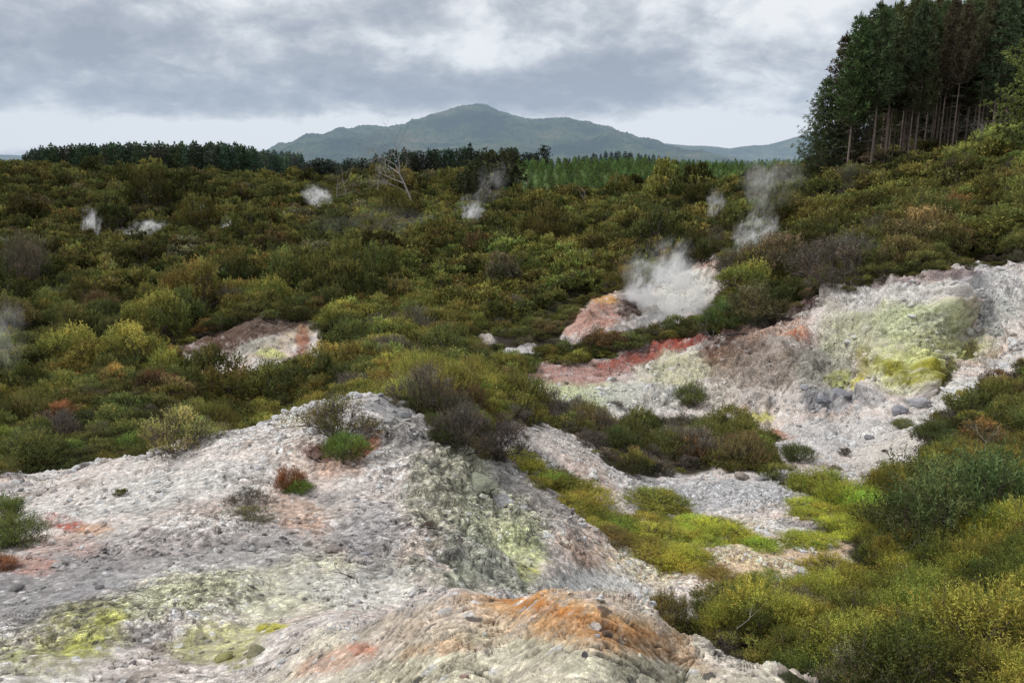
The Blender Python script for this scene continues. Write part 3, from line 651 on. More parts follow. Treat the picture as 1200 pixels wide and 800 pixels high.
xs_, ys_, rs_ = [], [], []
for y0, y1, sp, r0, r1 in ((4.6, 20, .66, .38, .74), (20, 36, .98, .55, 1.15), (36, 75, 1.45, .75, 1.95), (75, 130, 1.95, 1.0, 2.5), (130, 330, 2.8, 1.4, 3.2)):
    a, b = jgrid(y0, y1, sp); xs_.append(a); ys_.append(b); q = rng.uniform(0, 1, len(a)) ** 1.8; rs_.append(r0 + (r1 - r0) * q)
sx = np.concatenate(xs_); sy = np.concatenate(ys_); sr = np.concatenate(rs_)
sz = surf(sx, sy)
keep = ~bare_at(sx, sy, sz, jit=False)
px, py = project(sx, sy, sz)
# strips and low mats where plants stay small
LOW = [([(725,612),(780,588),(840,604),(870,628),(905,640),(960,630),(1030,655),(1000,700),(900,700),(820,680),(760,668),(725,645)], 11, 24), ([(610,540),(650,552),(690,582),(745,622),(735,650),(690,622),(640,585),(605,556)], 13, 24), ([(930,600),(960,580),(1050,590),(1060,640),(980,632)], 12, 26)]
low = np.zeros(len(sx), bool)
for poly, a, b in LOW: low |= inpoly(px, py, poly) & (sy > a) & (sy < b)
lowpatch = low & (perlin(sx / 1.3, sy / 1.3, s=301) > -.24)
keep = (keep & ~low) | lowpatch
SHORT = [(585, 372), (700, 340), (870, 340), (885, 378), (800, 402), (720, 428), (600, 436)]
short = inpoly(px, py, SHORT) & (sy > 38) & (sy < 62)
short |= inpoly(px, py, [(195, 400), (395, 380), (405, 430), (300, 468), (195, 460)]) & (sy > 32) & (sy < 50)
plantation = inpoly(px, py, [(585, 235), (600, 190), (640, 184), (945, 186), (985, 205), (900, 228), (760, 226)]) & (sy > 150)
keep &= ~plantation
# thinner cover in places, so ground and twigs show through
thin = perlin(sx / 6, sy / 6, s=310)
keep &= ~((thin < -.33) & (rng.uniform(0, 1, len(sx)) < .6))
keep &= (sy > 6.4) | ((px > 900) & (sy > 4.8))
sx, sy, sr, sz, px, py, low, short = [a[keep] for a in (sx, sy, sr, sz, px, py, low, short)]
sr = np.where(short, sr * .55, sr)
# large bushes on the shoulder below the pines, and on the knob
big = (px > 830) & (py < 335) & (py > 235) & (sy < 100) & (sy > 45); sr = np.where(big, sr * 1.3, sr); sr = np.where((px > 830) & (py < 215), sr * .8, sr)
# keep shrubs off open ground: shrink those that would lean over an edge
ed = np.zeros(len(sx), int)
for dx, dy in ((1, 0), (-1, 0), (0, 1), (0, -1)):
    ed += bare_at(sx + dx * sr * .9, sy + dy * sr * .9, jit=False)
sr = np.where((ed > 0) & ~low, sr * .78, sr)
sh_ = sr * rng.uniform(.75, 1.35, len(sx))
giant = (sy > 34) & (px < 850) & (py > 215) & ~low & ~short & (rng.uniform(0, 1, len(sx)) < .06)
sr = np.where(giant, sr * 1.35, sr); sh_ = np.where(giant, sh_ * 1.9, sh_)
sh_ = np.where(low, sh_ * .45, sh_)
kt = tones(sx, sy, px, py, rng)
kt[low] = rng.choice([TN.index('yellow green'), TN.index('olive'), TN.index('bright green'), TN.index('rusty brown')], low.sum(), p=[.66, .22, .07, .05])
# is any of it seen from the viewpoint?
def seen(x, y, z, top):
    k = np.linspace(.03, .97, 60)[None, :]
    xx = x[:, None] * k; yy = y[:, None] * k; zz = (z + top)[:, None] * k
    hh = base_h(xx, yy)
    return (zz > hh - .05).all(1)
inframe = (px > -40) & (px < 1240) & (py > 120) & (py < 900)
vis = inframe & seen(sx, sy, sz, sh_ * 1.0)
app = np.where(vis, sr * sh_ / sy ** 2, 0)
order = np.argsort(-app)
NIND = 285
ind = np.zeros(len(sx), bool); ind[order[:NIND]] = True
print('shrubs', len(sx), 'vis', vis.sum(), 'ind maxY', sy[ind].max(), round(time.time() - T0, 1))
nrot = lambda n_: np.stack([rng.uniform(-.12, .12, n_), rng.uniform(-.12, .12, n_), rng.uniform(0, 2 * PI, n_)], 1)
rots = nrot(len(sx))
tint = TC[kt] * rng.uniform(.78, 1.2, (len(sx), 1))
ft = sstep(30, 90, sy)[:, None]
tint = tint * (1 - .22 * ft); gm_ = np.array([.144, .150, .038])
tint = np.where(low[:, None], tint * np.array([1.28, 1.32, .85]), tint)
tint = tint * (1 - .45 * ft) + gm_ * (tint.mean(1, keepdims=True) / gm_.mean()) * .45 * ft
tint = np.where(((px > 790) & (py > 560) & (sy < 24))[:, None], tint * np.array([1.20, 1.26, .82]), tint)
# stuff part
m = ~ind & (inframe | (sy < 60))
lod = np.where(sy < 22, 0, np.where(sy < 62, 1, 2))
src = [joined(*p_) for p_ in NEAR_P] + [joined(*p_) for p_ in MID_P] + [joined(*p_) for p_ in FAR_P] + [joined(*p_) for p_ in OPEN_P]
ii = np.where(lod == 0, rng.integers(0, 5, len(sx)), np.where(lod == 1, 5 + rng.integers(0, 6, len(sx)), 11 + rng.integers(0, 6, len(sx))))
ii = np.where((kt == TN.index('grey brown')) & (sy < 70), 17 + rng.integers(0, 3, len(sx)), ii)
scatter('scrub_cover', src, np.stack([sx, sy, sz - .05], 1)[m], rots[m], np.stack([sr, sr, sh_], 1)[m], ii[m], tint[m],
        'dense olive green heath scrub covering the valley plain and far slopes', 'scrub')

# stunted seedlings, dead twigs and litter along every edge between plants and open ground
ex, ey = [], []
for y0, y1, sp in ((5, 18, .16), (18, 30, .28), (30, 50, .5)):
    a, b = jgrid(y0, y1, sp, .8); ex.append(a); ey.append(b)
ex = np.concatenate(ex); ey = np.concatenate(ey); ez = surf(ex, ey)
eb = bare_at(ex, ey, ez, jit=True); cnt = np.zeros(len(ex))
for dd in (.3, .8):
    for dx, dy in ((1, 0), (-1, 0), (0, 1), (0, -1)):
        cnt += ~bare_at(ex + dx * dd, ey + dy * dd, jit=False)
pe = np.where(eb, np.minimum(cnt, 4) * .028 + .0012, 0)
kk = rng.uniform(0, 1, len(ex)) < pe
lx, ly, lz, = ex[kk], ey[kk], ez[kk]; nl_ = len(lx)
ttn = TC[rng.choice([0, 1, 2, 4, 5, 6, 6, 7], nl_)] * rng.uniform(.6, 1.1, (nl_, 1))
rs = rng.uniform(.05, .17, nl_) * np.clip(ly / 14, .8, 1.6)
scatter('heath_seedlings', [joined(*p_) for p_ in OPEN_P] + [joined(*p_) for p_ in MID_P[:3]], np.stack([lx, ly, lz - .01], 1), nrot(nl_), np.stack([rs, rs, rs * rng.uniform(.5, 1.1, nl_)], 1), rng.integers(0, 6, nl_), ttn,
        'tiny stunted heath seedlings dotted along the edges of the bare ground', 'seedlings')
SRC_T = []
for i in range(6):
    g_ = np.random.default_rng(500 + i); q0 = np.zeros(3); ls = []
    for b_ in range(1 + i % 3 + 1):
        q = np.cumsum(np.vstack([[0, 0, 0], g_.normal(size=(4, 3)) * [.25, .25, .05] + [.25 * math.cos(b_ * 1.1), .25 * math.sin(b_ * 1.1), .02]]), 0); ls.append((q, np.linspace(.022, .006, 5)))
    v_, f_ = tubes(ls, 4); SRC_T.append(mesh_np('twig', v_, f_, M_DARKW if i % 2 else M_BARK))
pe = np.where(eb, np.minimum(cnt, 4) * .05 + .0008, 0) * (ey < 50)
kk = rng.uniform(0, 1, len(ex)) < pe; nl_ = kk.sum(); rs = rng.uniform(.12, .42, nl_) * np.clip(ey[kk] / 16, .7, 1.5)
scatter('twig_litter', SRC_T, np.stack([ex[kk], ey[kk], ez[kk] + .015], 1), nrot(nl_), np.stack([rs, rs, rs], 1), rng.integers(0, 6, nl_), np.full((nl_, 3), .2), 'dead twigs littering the edges of the bare ground', 'litter')
print('litter', nl_)
ux_, uy_ = [], []
for y0, y1, sp in ((5, 26, .62), (26, 64, .95)):
    a, b = jgrid(y0, y1, sp, .8); ux_.append(a); uy_.append(b)
ux_ = np.concatenate(ux_); uy_ = np.concatenate(uy_); uz_ = surf(ux_, uy_)
qx, qy = project(ux_, uy_, uz_)
kk = ~bare_at(ux_, uy_, uz_, jit=False) & (qx > -60) & (qx < 1260) & (qy < 880)
for poly, a, b in LOW: kk &= ~(inpoly(qx, qy, poly) & (uy_ > a) & (uy_ < b))
ux_, uy_, uz_, qx, qy = [a[kk] for a in (ux_, uy_, uz_, qx, qy)]; nl_ = len(ux_)
ut = TC[tones(ux_, uy_, qx, qy, rng)] * rng.uniform(.6, .95, (nl_, 1)); rs = rng.uniform(.3, .6, nl_) * np.clip(uy_ / 18, .8, 1.4)
scatter('low_undergrowth', [joined(*p_) for p_ in MID_P] + [joined(*p_) for p_ in OPEN_P], np.stack([ux_, uy_, uz_ - .03], 1), nrot(nl_), np.stack([rs, rs, rs * rng.uniform(.4, .8, nl_)], 1), rng.integers(0, 9, nl_), ut,
        'low dark undergrowth filling the gaps between the shrubs', 'undergrowth')
print('undergrowth', nl_)
REG = [  # (test, wording, group)
 (lambda x, y, px, py: (y < 26) & (px > 780) & (py > 640), 'in the thicket beside the orange crusted mound'),
 (lambda x, y, px, py: (y < 28) & (px > 1020), 'on the slope under the white spur'),
 (lambda x, y, px, py: (y < 26) & (px > 620), 'on the sandy flat between the grey mounds'),
 (lambda x, y, px, py: (y < 32) & (px > 400) & (px < 700), 'on the knob beside the pale rock crest'),
 (lambda x, y, px, py: (y < 48) & (px >= 600) & (px < 930), 'in the dark strip below the red bank'),
 (lambda x, y, px, py: (px <= 420) & (y < 36), 'in the hollow just behind the gravel slope'),
 (lambda x, y, px, py: (px <= 420), 'around the bare brown scar in the scrub'),
 (lambda x, y, px, py: (px > 860), 'on the shoulder above the yellow cliff'),
 (lambda x, y, px, py: (px > 0) | (px <= 0), 'in the scrub before the steaming gully')]
def region(x, y, px, py):
    for f_, w_ in REG:
        if f_(x, y, px, py): return w_
def put_shrub(x, y, z, r, h, rz, proto, tn, tintv, label, group=None, name='shrub', cat='shrub', tilt=(0, 0)):
    o = empty(name, (x, y, z), rz, (r, r, h)); o.rotation_euler = (tilt[0], tilt[1], rz)
    tag(o, label, cat, group)
    a = link('foliage', proto[0], o); a['tint'] = [float(t) for t in tintv]
    b = link('stem', proto[1], o)
    return o
for i in np.nonzero(ind)[0]:
    tn = TN[kt[i]]
    if low[i]: pr = MAT_P[int(rng.integers(0, 3))]; hh = sr[i]
    elif tn == 'grey brown': pr = OPEN_P[int(rng.integers(0, 3))]; hh = sh_[i]
    elif sy[i] < 30: pr = NEAR_P[int(rng.integers(0, 5))]; hh = sh_[i]
    else: pr = MID_P[int(rng.integers(0, 6))]; hh = sh_[i]
    rg_ = region(sx[i], sy[i], px[i], py[i])
    sz_ = 'low spreading' if low[i] else ('large' if sr[i] > 1.0 else ('mid sized' if sr[i] > .6 else 'small'))
    lb = '%s %s shrub %s' % (sz_, tn, rg_)
    put_shrub(sx[i], sy[i], sz[i] - .05, sr[i], hh, rots[i][2], pr, tn, tint[i], lb, 'shrubs ' + rg_, name='heath_shrub')

# plants that stand out on their own
def spot(px_, py_, ymin=2., ymax=400):
    x, y, z = hit(px_, py_, ymin, ymax); return x, y, float(surf(x, y)[0])
SOLO = [ # px, py(base), width px, height factor, proto, tone rgb, label, name
 (205,530,96,1.0,OPEN_P[0],(.50,.54,.15),'pale yellow green open shrub at the top edge of the gravel slope','heath_shrub',19),
 (240,518,60,.8,OPEN_P[2],(.42,.48,.14),'thin lime green shrub beside the pale yellow green one','heath_shrub',19),
 (392,515,110,.8,OPEN_P[1],(.22,.23,.06),'sparse green shrub with bare stems on the pale rock crest','heath_shrub',19),
 (405,538,56,.9,NEAR_P[1],(.17,.22,.04),'small bright green shrub by the orange red earth patch','heath_shrub',19),
 (340,573,40,1.1,NEAR_P[2],(.36,.20,.06),'small orange brown tuft on the gravel slope','heath_shrub',19),
 (352,577,34,.8,NEAR_P[3],(.17,.26,.04),'bright green tuft touching the orange brown tuft','heath_shrub',19),
 (288,590,60,.55,OPEN_P[2],(.16,.14,.11),'sparse grey twiggy shrub low on the gravel slope','heath_shrub',19),
 (290,612,70,.35,OPEN_P[0],(.19,.22,.07),'faint green low plant under the grey twiggy shrub','heath_shrub',19),
 (18,640,74,.9,NEAR_P[4],(.16,.19,.05),'dark green shrub beside the red streak on the gravel slope','heath_shrub',19),
 (0,612,60,1.,NEAR_P[0],(.13,.17,.04),'deep green shrub at the edge of the gravel slope','heath_shrub',19),
 (2,668,40,.9,NEAR_P[1],(.34,.15,.06),'rusty orange tuft below the dark green shrub','heath_shrub',19),
 (810,482,42,1.,NEAR_P[2],(.16,.21,.06),'round green shrub alone on the white rock below the red bank','heath_shrub',60),
 (935,541,42,.9,NEAR_P[3],(.12,.16,.05),'dark green shrub alone on the pale basin floor','heath_shrub',60),
 (1060,502,30,.7,NEAR_P[0],(.15,.18,.06),'small green shrub at the foot of the white spur','heath_shrub',60),
 (720,478,26,.5,OPEN_P[0],(.13,.11,.10),'small dark twiggy shrub on the white rock','heath_shrub',60),
 (1100,655,60,1.1,OPEN_P[2],(.36,.36,.06),'yellow leaved twiggy shrub beside the white snag','heath_shrub',24),
 (1130,648,190,1.15,NEAR_P[1],(.12,.145,.05),'tall dark green shrub behind the white snag','heath_shrub',30),
 (1060,640,110,1.1,NEAR_P[3],(.12,.155,.05),'dark green shrub at the edge of the sandy flat','heath_shrub',30),
 (540,545,90,1.1,OPEN_P[1],(.12,.10,.09),'grey brown dead looking shrub in the gully behind the rock crest','heath_shrub',24),
 (580,540,80,1.1,OPEN_P[2],(.11,.09,.09),'dark twiggy shrub hanging above the gravel gully','heath_shrub',24),
 (500,492,90,1.2,OPEN_P[0],(.16,.14,.10),'grey stemmed shrub on the shoulder of the rock crest','heath_shrub',24),
 (620,548,44,.5,OPEN_P[1],(.10,.08,.08),'low blackish cushion shrub at the top of the pale ridge','heath_shrub',30),
 (603,532,30,.5,NEAR_P[4],(.15,.20,.05),'small green cushion shrub on the pale ridge','heath_shrub',30),
 (855,388,60,1.,NEAR_P[3],(.12,.18,.05),'fresh green shrub at the lip of the steaming gully','heath_shrub',70),
 (880,385,70,1.1,MID_P[1],(.14,.12,.06),'brown green shrub behind the white dead branch','heath_shrub',70),
 (905,335,80,1.2,MID_P[2],(.15,.12,.075),'brown leaved round shrub above the steaming gully','heath_shrub',90),
 (980,345,110,1.,OPEN_P[1],(.13,.11,.09),'wide grey brown shrub on the lip of the cliff','heath_shrub',90),
 (710,408,60,.7,MID_P[0],(.17,.12,.05),'low red brown shrub below the red knob','heath_shrub',60),
 (735,408,50,.6,MID_P[4],(.15,.17,.05),'low green shrub at the foot of the red knob','heath_shrub',60),
 (765,400,46,.7,MID_P[3],(.13,.12,.07),'grey green shrub below the steam vent','heath_shrub',60),
]
for px_, py_, w_, hf, pr, tc, lb, nm, ymx in SOLO:
    x, y, z = spot(px_, py_, 3 if py_ > 560 else 10, ymx + 3)
    r = w_ / 2 / F * y
    put_shrub(x, y, z - .04, r, r * hf * 1.15, random.uniform(0, 6), pr, '', tc, lb, name=nm)
print('scrub', round(time.time() - T0, 1))

# ------------------------------------------------------------------ conifers
def pine_proto(seed, h, crown0, rmax, whorls, per, tufts, bl, tl, tw, up=.35, trunk=.28, dead=False, taper=1.0, deadlow=0):
    rng = np.random.default_rng(seed)
    k = 9; zz = np.linspace(-.5, h, k); bend = np.cumsum(rng.normal(size=(k, 2)) * .012 * h / 9, 0); bend -= bend[1]
    tp = np.column_stack([bend, zz]); tr = trunk * (1 - np.linspace(0, 1, k) ** 1.1 * .93)
    tv, tf = tubes([(tp, tr)], 7)
    lines = []; P_, D_, S_ = [], [], []
    for w_ in range(whorls):
        f = (w_ + rng.uniform(-.3, .3)) / whorls; f = min(max(f, 0), .985)
        z0 = crown0 * h + (1 - crown0) * h * f
        c0 = np.array([np.interp(z0, zz, tp[:, 0]), np.interp(z0, zz, tp[:, 1]), z0])
        prof = (1 - f) ** taper * (.55 + .45 * min(1, f * 5 + .35))
        a0 = rng.uniform(0, 2 * PI)
        for b in range(per):
            a = a0 + 2 * PI * b / per + rng.normal() * .3
            ln = rmax * prof * rng.uniform(.6, 1.2) + .25 * h / 25
            d = np.array([math.cos(a), math.sin(a), 0])
            s_ = np.linspace(0, 1, 5)
            q = c0 + d * (s_ * ln)[:, None] + np.array([0, 0, 1])[None] * ((s_ * .02 + s_ ** 2 * up * rng.uniform(.5, 1.4)) * ln)[:, None]
            lines.append((q, np.linspace(.045, .012, 5) * h / 25 * (1 + prof)))
            if dead: continue
            m_ = max(2, int(tufts * (.4 + prof)))
            tt = rng.uniform(.25, 1.0, m_); tt[0] = 1
            base = np.stack([np.interp(tt, s_, q[:, j]) for j in range(3)], 1) + rng.normal(size=(m_, 3)) * .10 * ln * np.array([1, 1, .6])
            P_.append(np.repeat(base, bl, 0)); dd = d * .5 + np.array([0, 0, .6])
            D_.append(np.repeat(np.tile(dd, (m_, 1)), bl, 0) + unit(rng, m_ * bl) * .9)
            S_.append(np.repeat(rng.uniform(.6, 1.35, m_) * (.75 + .35 * f), bl))
    for w_ in range(deadlow):
        z0 = h * (.06 + (crown0 + .05) * rng.uniform(0, 1)); a = rng.uniform(0, 2 * PI); ln = rng.uniform(.8, 2.6)
        c0 = np.array([np.interp(z0, zz, tp[:, 0]), np.interp(z0, zz, tp[:, 1]), z0]); s_ = np.linspace(0, 1, 4)
        lines.append((c0 + np.array([math.cos(a), math.sin(a), 0]) * (s_ * ln)[:, None] + rng.normal(size=(4, 3)) * .06 * ln * s_[:, None] - np.array([0, 0, .12]) * (s_ ** 2 * ln)[:, None], np.linspace(.04, .012, 4)))
    # leader
    top = tp[-1]; P_.append(np.tile(top - [0, 0, h * .01], (bl * 4, 1)) + rng.normal(size=(bl * 4, 3)) * [.1, .1, .012 * h]); D_.append(unit(rng, bl * 4) * .4 + [0, 0, 1]); S_.append(np.ones(bl * 4))
    bv, bf = tubes(lines, 3)
    P_ = np.concatenate(P_); D_ = np.concatenate(D_); S_ = np.concatenate(S_) * rng.uniform(.8, 1.2, len(P_))
    v_, f_ = leaves(P_, D_, tl * rng.uniform(.6, 1.2, len(P_)), tw, rng)
    sh = np.repeat(np.stack([S_, S_, S_, np.ones_like(S_)], 1), 4, 0).astype(np.float32)
    cm = mesh_np('crown', np.concatenate([v_, bv]), np.concatenate([f_, bf + len(v_)]), M_NEEDLE, False, {'shade': ('FLOAT_COLOR', 'POINT', np.concatenate([sh, np.full((len(bv), 4), .9, np.float32)]))})
    cm.materials.append(M_PBARK); mi = np.zeros(len(f_) + len(bf), np.int32); mi[len(f_):] = 1; cm.polygons.foreach_set('material_index', mi)
    tm = mesh_np('trunk', tv, tf, M_PBARK, True)
    return cm, tm
def put_tree(name, pr, loc, h, rz, tintv, label, cat, group=None, w=1., lean=(0, 0)):
    o = empty(name, loc, rz, (h * w, h * w, h)); o.rotation_euler = (lean[0], lean[1], rz); tag(o, label, cat, group)
    a = link('crown', pr[0], o); a['tint'] = [float(t) for t in tintv]
    link('trunk', pr[1], o)
    return o
def norm_proto(h, *a, **k):               # unit height
    c_, t_ = pine_proto(a[0], h, *a[1:], **k)
    for m_ in (c_, t_):
        v_ = np.zeros(len(m_.vertices) * 3, np.float32); m_.vertices.foreach_get('co', v_); m_.vertices.foreach_set('co', v_ / h); m_.update()
    return c_, t_
EDGE = [norm_proto(26, 300 + i, .03, 5.6, 34, 7, 9, 8, .75, .13, up=.55, taper=.8, trunk=.2) for i in range(2)]       # full skirts, forest edge
TALL = [norm_proto(26, 310 + i, .34 + .07 * i, 3.6, 26, 6, 8, 8, .72, .13, up=.5, taper=.7, trunk=.19, deadlow=46) for i in range(4)]         # bare boles, high crowns
FARP = [norm_proto(12, 330 + i, 0.03, 3.1, 14, 6, 5, 5, .8, .26, up=.3, taper=.75, trunk=.16) for i in range(5)]
BUSHYP = [norm_proto(12, 345 + i, .22, 4.2, 11, 6, 6, 6, .8, .26, up=.45, taper=.35, trunk=.18) for i in range(4)]
LEAFY = norm_proto(10, 355, .12, 3.6, 14, 7, 12, 14, .24, .12, up=.35, taper=.4, trunk=.14)
YOUNG = [norm_proto(3, 360 + i, .05, .95, 9, 5, 3, 5, .30, .085, up=.6, taper=.8, trunk=.05) for i in range(4)]
r = random.Random(5)
DK = (.105, .132, .054)
def pine_at(px_, Y, toppy, pr, label, group, w=1., tintv=DK, name='pine_tree', h=None):
    x = uu(px_, 190) * Y; z = float(surf(x, Y)[0]); hh = h or (float(slope(toppy)) * Y - z)
    hh *= 1.0
    return put_tree(name, pr, (x, Y, z), hh, r.uniform(0, 6.28), [c_ * r.uniform(.8, 1.2) for c_ in tintv], label, 'pine tree', group, w)
# the tall stand: leading edge, then rows of boles
pine_at(962, 104, 92, EDGE[0], 'pine at the open corner of the tall stand with branches down to the ground', None, 1.35)
pine_at(980, 106, 42, EDGE[1], 'second pine of the open corner, skirts reaching the scrub', None, 1.0)
pine_at(1000, 110, 30, EDGE[0], 'dense pine behind the corner pines of the tall stand', None, .9)
pine_at(1015, 106, 5, TALL[0], 'tall pine with pointed top standing clear above the corner pines', None, 1.1)
k = 0
for row, (Y, n_) in enumerate(((100, 13), (106, 14), (113, 15), (121, 14), (131, 12), (143, 14), (158, 14), (176, 15))):
    for i in range(n_):
        q = 1000 + row * 3 + (i + r.uniform(-.35, .35)) * 250 / n_
        if q < 1022 and row > 3: continue
        tp = 24 - 18 * sstep(1000, 1050, q) - 26 * sstep(1090, 1170, q) + r.uniform(-9, 12) + (34 if row > 4 else 0)
        if q > 1195 and row == 0: continue
        lb = ['tall pine with bare bole in the front row of the stand', 'tall dark pine in the second row of the stand', 'tall dark pine deep in the middle of the stand', 'tall dark pine far inside the stand', 'tall pine in the shade at the back of the stand'][min(row, 4)]
        pine_at(q, Y + r.uniform(-2, 2), tp, TALL[(i + row) % 4] if row < 5 else EDGE[i % 2], lb, 'tall pines of the stand, row %d' % (min(row, 4) + 1), r.uniform(.72, 1.05), tintv=DK)
# the long plantation on the skyline
def tops(x): return np.interp(x, [20, 40, 60, 100, 200, 240, 290, 300, 350, 358], [184, 176, 172, 171, 170, 169, 172, 178, 181, 184])
n_ = 0
for Y, step_, ph in ((300, 4.4, 0), (312, 4.8, 2)):
    q = 28 + ph
    while q < 356:
        Yq = Y + (0 if q < 300 else 60)
        pine_at(q, Yq + r.uniform(-4, 4), float(tops(q)) + r.uniform(-3.0, 3.5), FARP[r.randrange(5)], 'small dark pine in the %s row of the long skyline plantation' % ('front' if ph == 0 else 'back'), 'pines of the skyline plantation, %s row' % ('front' if ph == 0 else 'back'), r.uniform(.9, 1.25),
                tintv=(.085, .125, .070) if q < 300 else (.12, .165, .115))
        q += step_ * r.uniform(.7, 1.3)
# mixed pines in the middle distance
for i in range(34):
    q = 440 + i * 6.0 + r.uniform(-4, 4)
    tp = 176 + 3 * math.sin(i * .9) + r.uniform(-4, 5) + (6 if q < 460 else 0)
    pine_at(q, 300 + r.uniform(-25, 20), tp, BUSHYP[i % 4] if r.random() < .5 else FARP[i % 5], 'round crowned pine in the clump below the mountain', 'pines of the clump below the mountain', r.uniform(.9, 1.2), tintv=(.055, .078, .05))
for i in range(30):
    q = 632 + i * 5.2 + r.uniform(-2, 2)
    tp = np.interp(q, [632, 680, 700, 720, 770, 790], [190, 183, 179, 178, 182, 188]) + r.uniform(-2, 3)
    pine_at(q, 400 + r.uniform(-10, 15), float(tp), FARP[i % 5], 'hazy pine in the strip beyond the young plantation', 'pines of the strip beyond the young plantation', r.uniform(.9, 1.2), tintv=(.07, .10, .075))
for i in range(16):
    q = 358 + i * 6 + r.uniform(-3, 3)
    pine_at(q, 330 + r.uniform(-15, 15), 189 + r.uniform(-3, 4), BUSHYP[i % 4], 'low hazy pine between the plantation and the clump', 'low pines between the plantation and the clump', 1.2, tintv=(.06, .085, .055))
# dark broad tree at the edge of the young plantation
def tree_at(px_, basepy, Y, toppy, pr, label, tintv, w=1.2, name='scrub_tree', cat='tree', group=None):
    x = uu(px_, basepy) * Y; z = float(surf(x, Y)[0]); hh = float(slope(toppy)) * Y - z
    return put_tree(name, pr, (x, Y, z), hh, r.uniform(0, 6), tintv, label, cat, group, w)
for q, tp, Y, lb in ((575, 178, 170, 'dark broad crowned tree beside the young plantation'), (556, 190, 166, 'lower dark tree leaning on the broad crowned tree'), (597, 180, 174, 'dark tree with a dead top beside the young plantation'), (545, 203, 160, 'dark bushy tree at the foot of the dark clump')):
    tree_at(q, 225, Y, tp, BUSHYP[r.randrange(4)], lb, (.062, .072, .030), 1.25)
# young plantation
cx_, cy_ = [], []
ry_ = np.random.default_rng(33)
Yr = 172.
rows = []
while Yr < 290:
    x0 = uu(592 + (Yr - 172) * .18, 200) * Yr; x1 = uu(985, 200) * Yr
    X_ = np.arange(x0, x1, 2.5) + ry_.uniform(-.5, .5, len(np.arange(x0, x1, 2.5)))
    rows.append(np.stack([X_, Yr + ry_.uniform(-.5, .5, len(X_))], 1)); Yr += 4.2
yp = np.concatenate(rows); yz = surf(yp[:, 0], yp[:, 1])
ppx, ppy = project(yp[:, 0], yp[:, 1], yz)
kp = (ppy > 180) & (ppy < 236 - np.abs(ppx - 740) * .03) & (ry_.uniform(0, 1, len(yp)) < .93)
yp = yp[kp]; yz = yz[kp]; ppx = ppx[kp]
yh = ry_.uniform(1.3, 3.0, len(yp)) * (1 + .25 * (ppx < 760))
vis = seen(yp[:, 0], yp[:, 1], yz, yh)
oo = np.argsort(-np.where(vis, yh / yp[:, 1], 0)); isel = np.zeros(len(yp), bool); isel[oo[:260]] = True
tY = np.array([(.140, .225, .060)]) * ry_.uniform(.5, 1.3, (len(yp), 1))
src = []
for c_, t_ in YOUNG: src.append(c_)
mm = ~isel & vis
scatter('young_pine_rows', src, np.column_stack([yp, yz])[mm], np.column_stack([np.zeros((mm.sum(), 2)), ry_.uniform(0, 6, mm.sum())]), np.repeat(yh[mm][:, None], 3, 1), ry_.integers(0, 4, mm.sum()), tY[mm], 'green young pines massed over the plantation slope', 'pines')
for i in np.nonzero(isel)[0]:
    put_tree('young_pine', YOUNG[i % 4], (yp[i, 0], yp[i, 1], yz[i]), yh[i], float(ry_.uniform(0, 6)), tY[i], 'bright green young pine in the planted rows below the mountain', 'young pine', 'young pines in the planted rows', 1.0)
# pale green tree and bushes at the edge of the tall stand
tree_at(1206, 180, 72, 32, LEAFY, 'pale green leafy tree before the tall dark pines', (.22, .28, .07), .95, group=None)
for q, b, w_, lb in ((1165, 170, 60, 'lime green bush on the rise before the tall pines'), (1130, 178, 50, 'smaller lime green bush next to the lime green bush'), (1195, 165, 50, 'lime green bush under the pale green leafy tree')):
    x = uu(q, b) * 78; z = float(surf(x, 78)[0]); rr = w_ / 2 / F * 78
    put_shrub(x, 78, z - .1, rr, rr * 1.25, 1., MID_P[2], '', (.24, .30, .07), lb, name='leafy_bush', cat='bush')
print('conifers', round(time.time() - T0, 1))

# ------------------------------------------------------------------ dead trees and branches
def grow(rng, p0, d0, ln, rad, depth, lines, droop=0., wig=.18, kids=3, spread=.7):
    k = 7; p_ = [np.array(p0, float)]; d = np.array(d0, float)
    for i in range(k - 1):
        d = d + rng.normal(size=3) * wig + np.array([0, 0, -droop]); d /= np.linalg.norm(d); p_.append(p_[-1] + d * ln / (k - 1))
    p_ = np.array(p_); lines.append((p_, np.linspace(rad, rad * .35, k)))
    if depth <= 0: return
    for j in range(kids):
        t = rng.uniform(.35, .98) if j else 1.0
        i = min(int(t * (k - 1)), k - 1); q = p_[i]
        nd = d * .6 + unit(rng, 1)[0] * spread; nd /= np.linalg.norm(nd)
        grow(rng, q, nd, ln * rng.uniform(.45, .7), rad * (1 - .6 * t) * .75, depth - 1, lines, droop, wig, kids, spread)
def dead(name, px_, basepy, Y, hpx, dirv, label, mat, seed, depth=3, kids=3, rad=.02, spread=.7, wig=.14, up=0, cat='dead tree', loc=None, z_off=0):
    rng = np.random.default_rng(seed)
    x, y, z = loc or spot(px_, basepy, Y * .75, Y * 1.3)
    h = hpx / F * y
    lines = []
    d = np.array(dirv, float); d /= np.linalg.norm(d)
    grow(rng, (0, 0, -.05 * h), d, h * (.6 if depth else 1), h * rad, depth, lines, 0, wig, kids, spread)
    v_, f_ = tubes(lines, 5)
    o = link(name, mesh_np(name, v_, f_, mat, True)); o.location = (x, y, z + z_off)
    return tag(o, label, cat)
dead('dead_tree', 492, 254, 150, 118, (-.38, 0, 1), 'tall grey dead tree leaning with a crooked branched top', M_DEAD, 1, 3, 5, .016, .55, .06)
dead('dead_tree', 408, 243, 170, 60, (-.05, 0, 1), 'pale straight dead trunk beside the pinkish dead tree', M_DEAD, 2, 1, 2, .014, .5, .04)
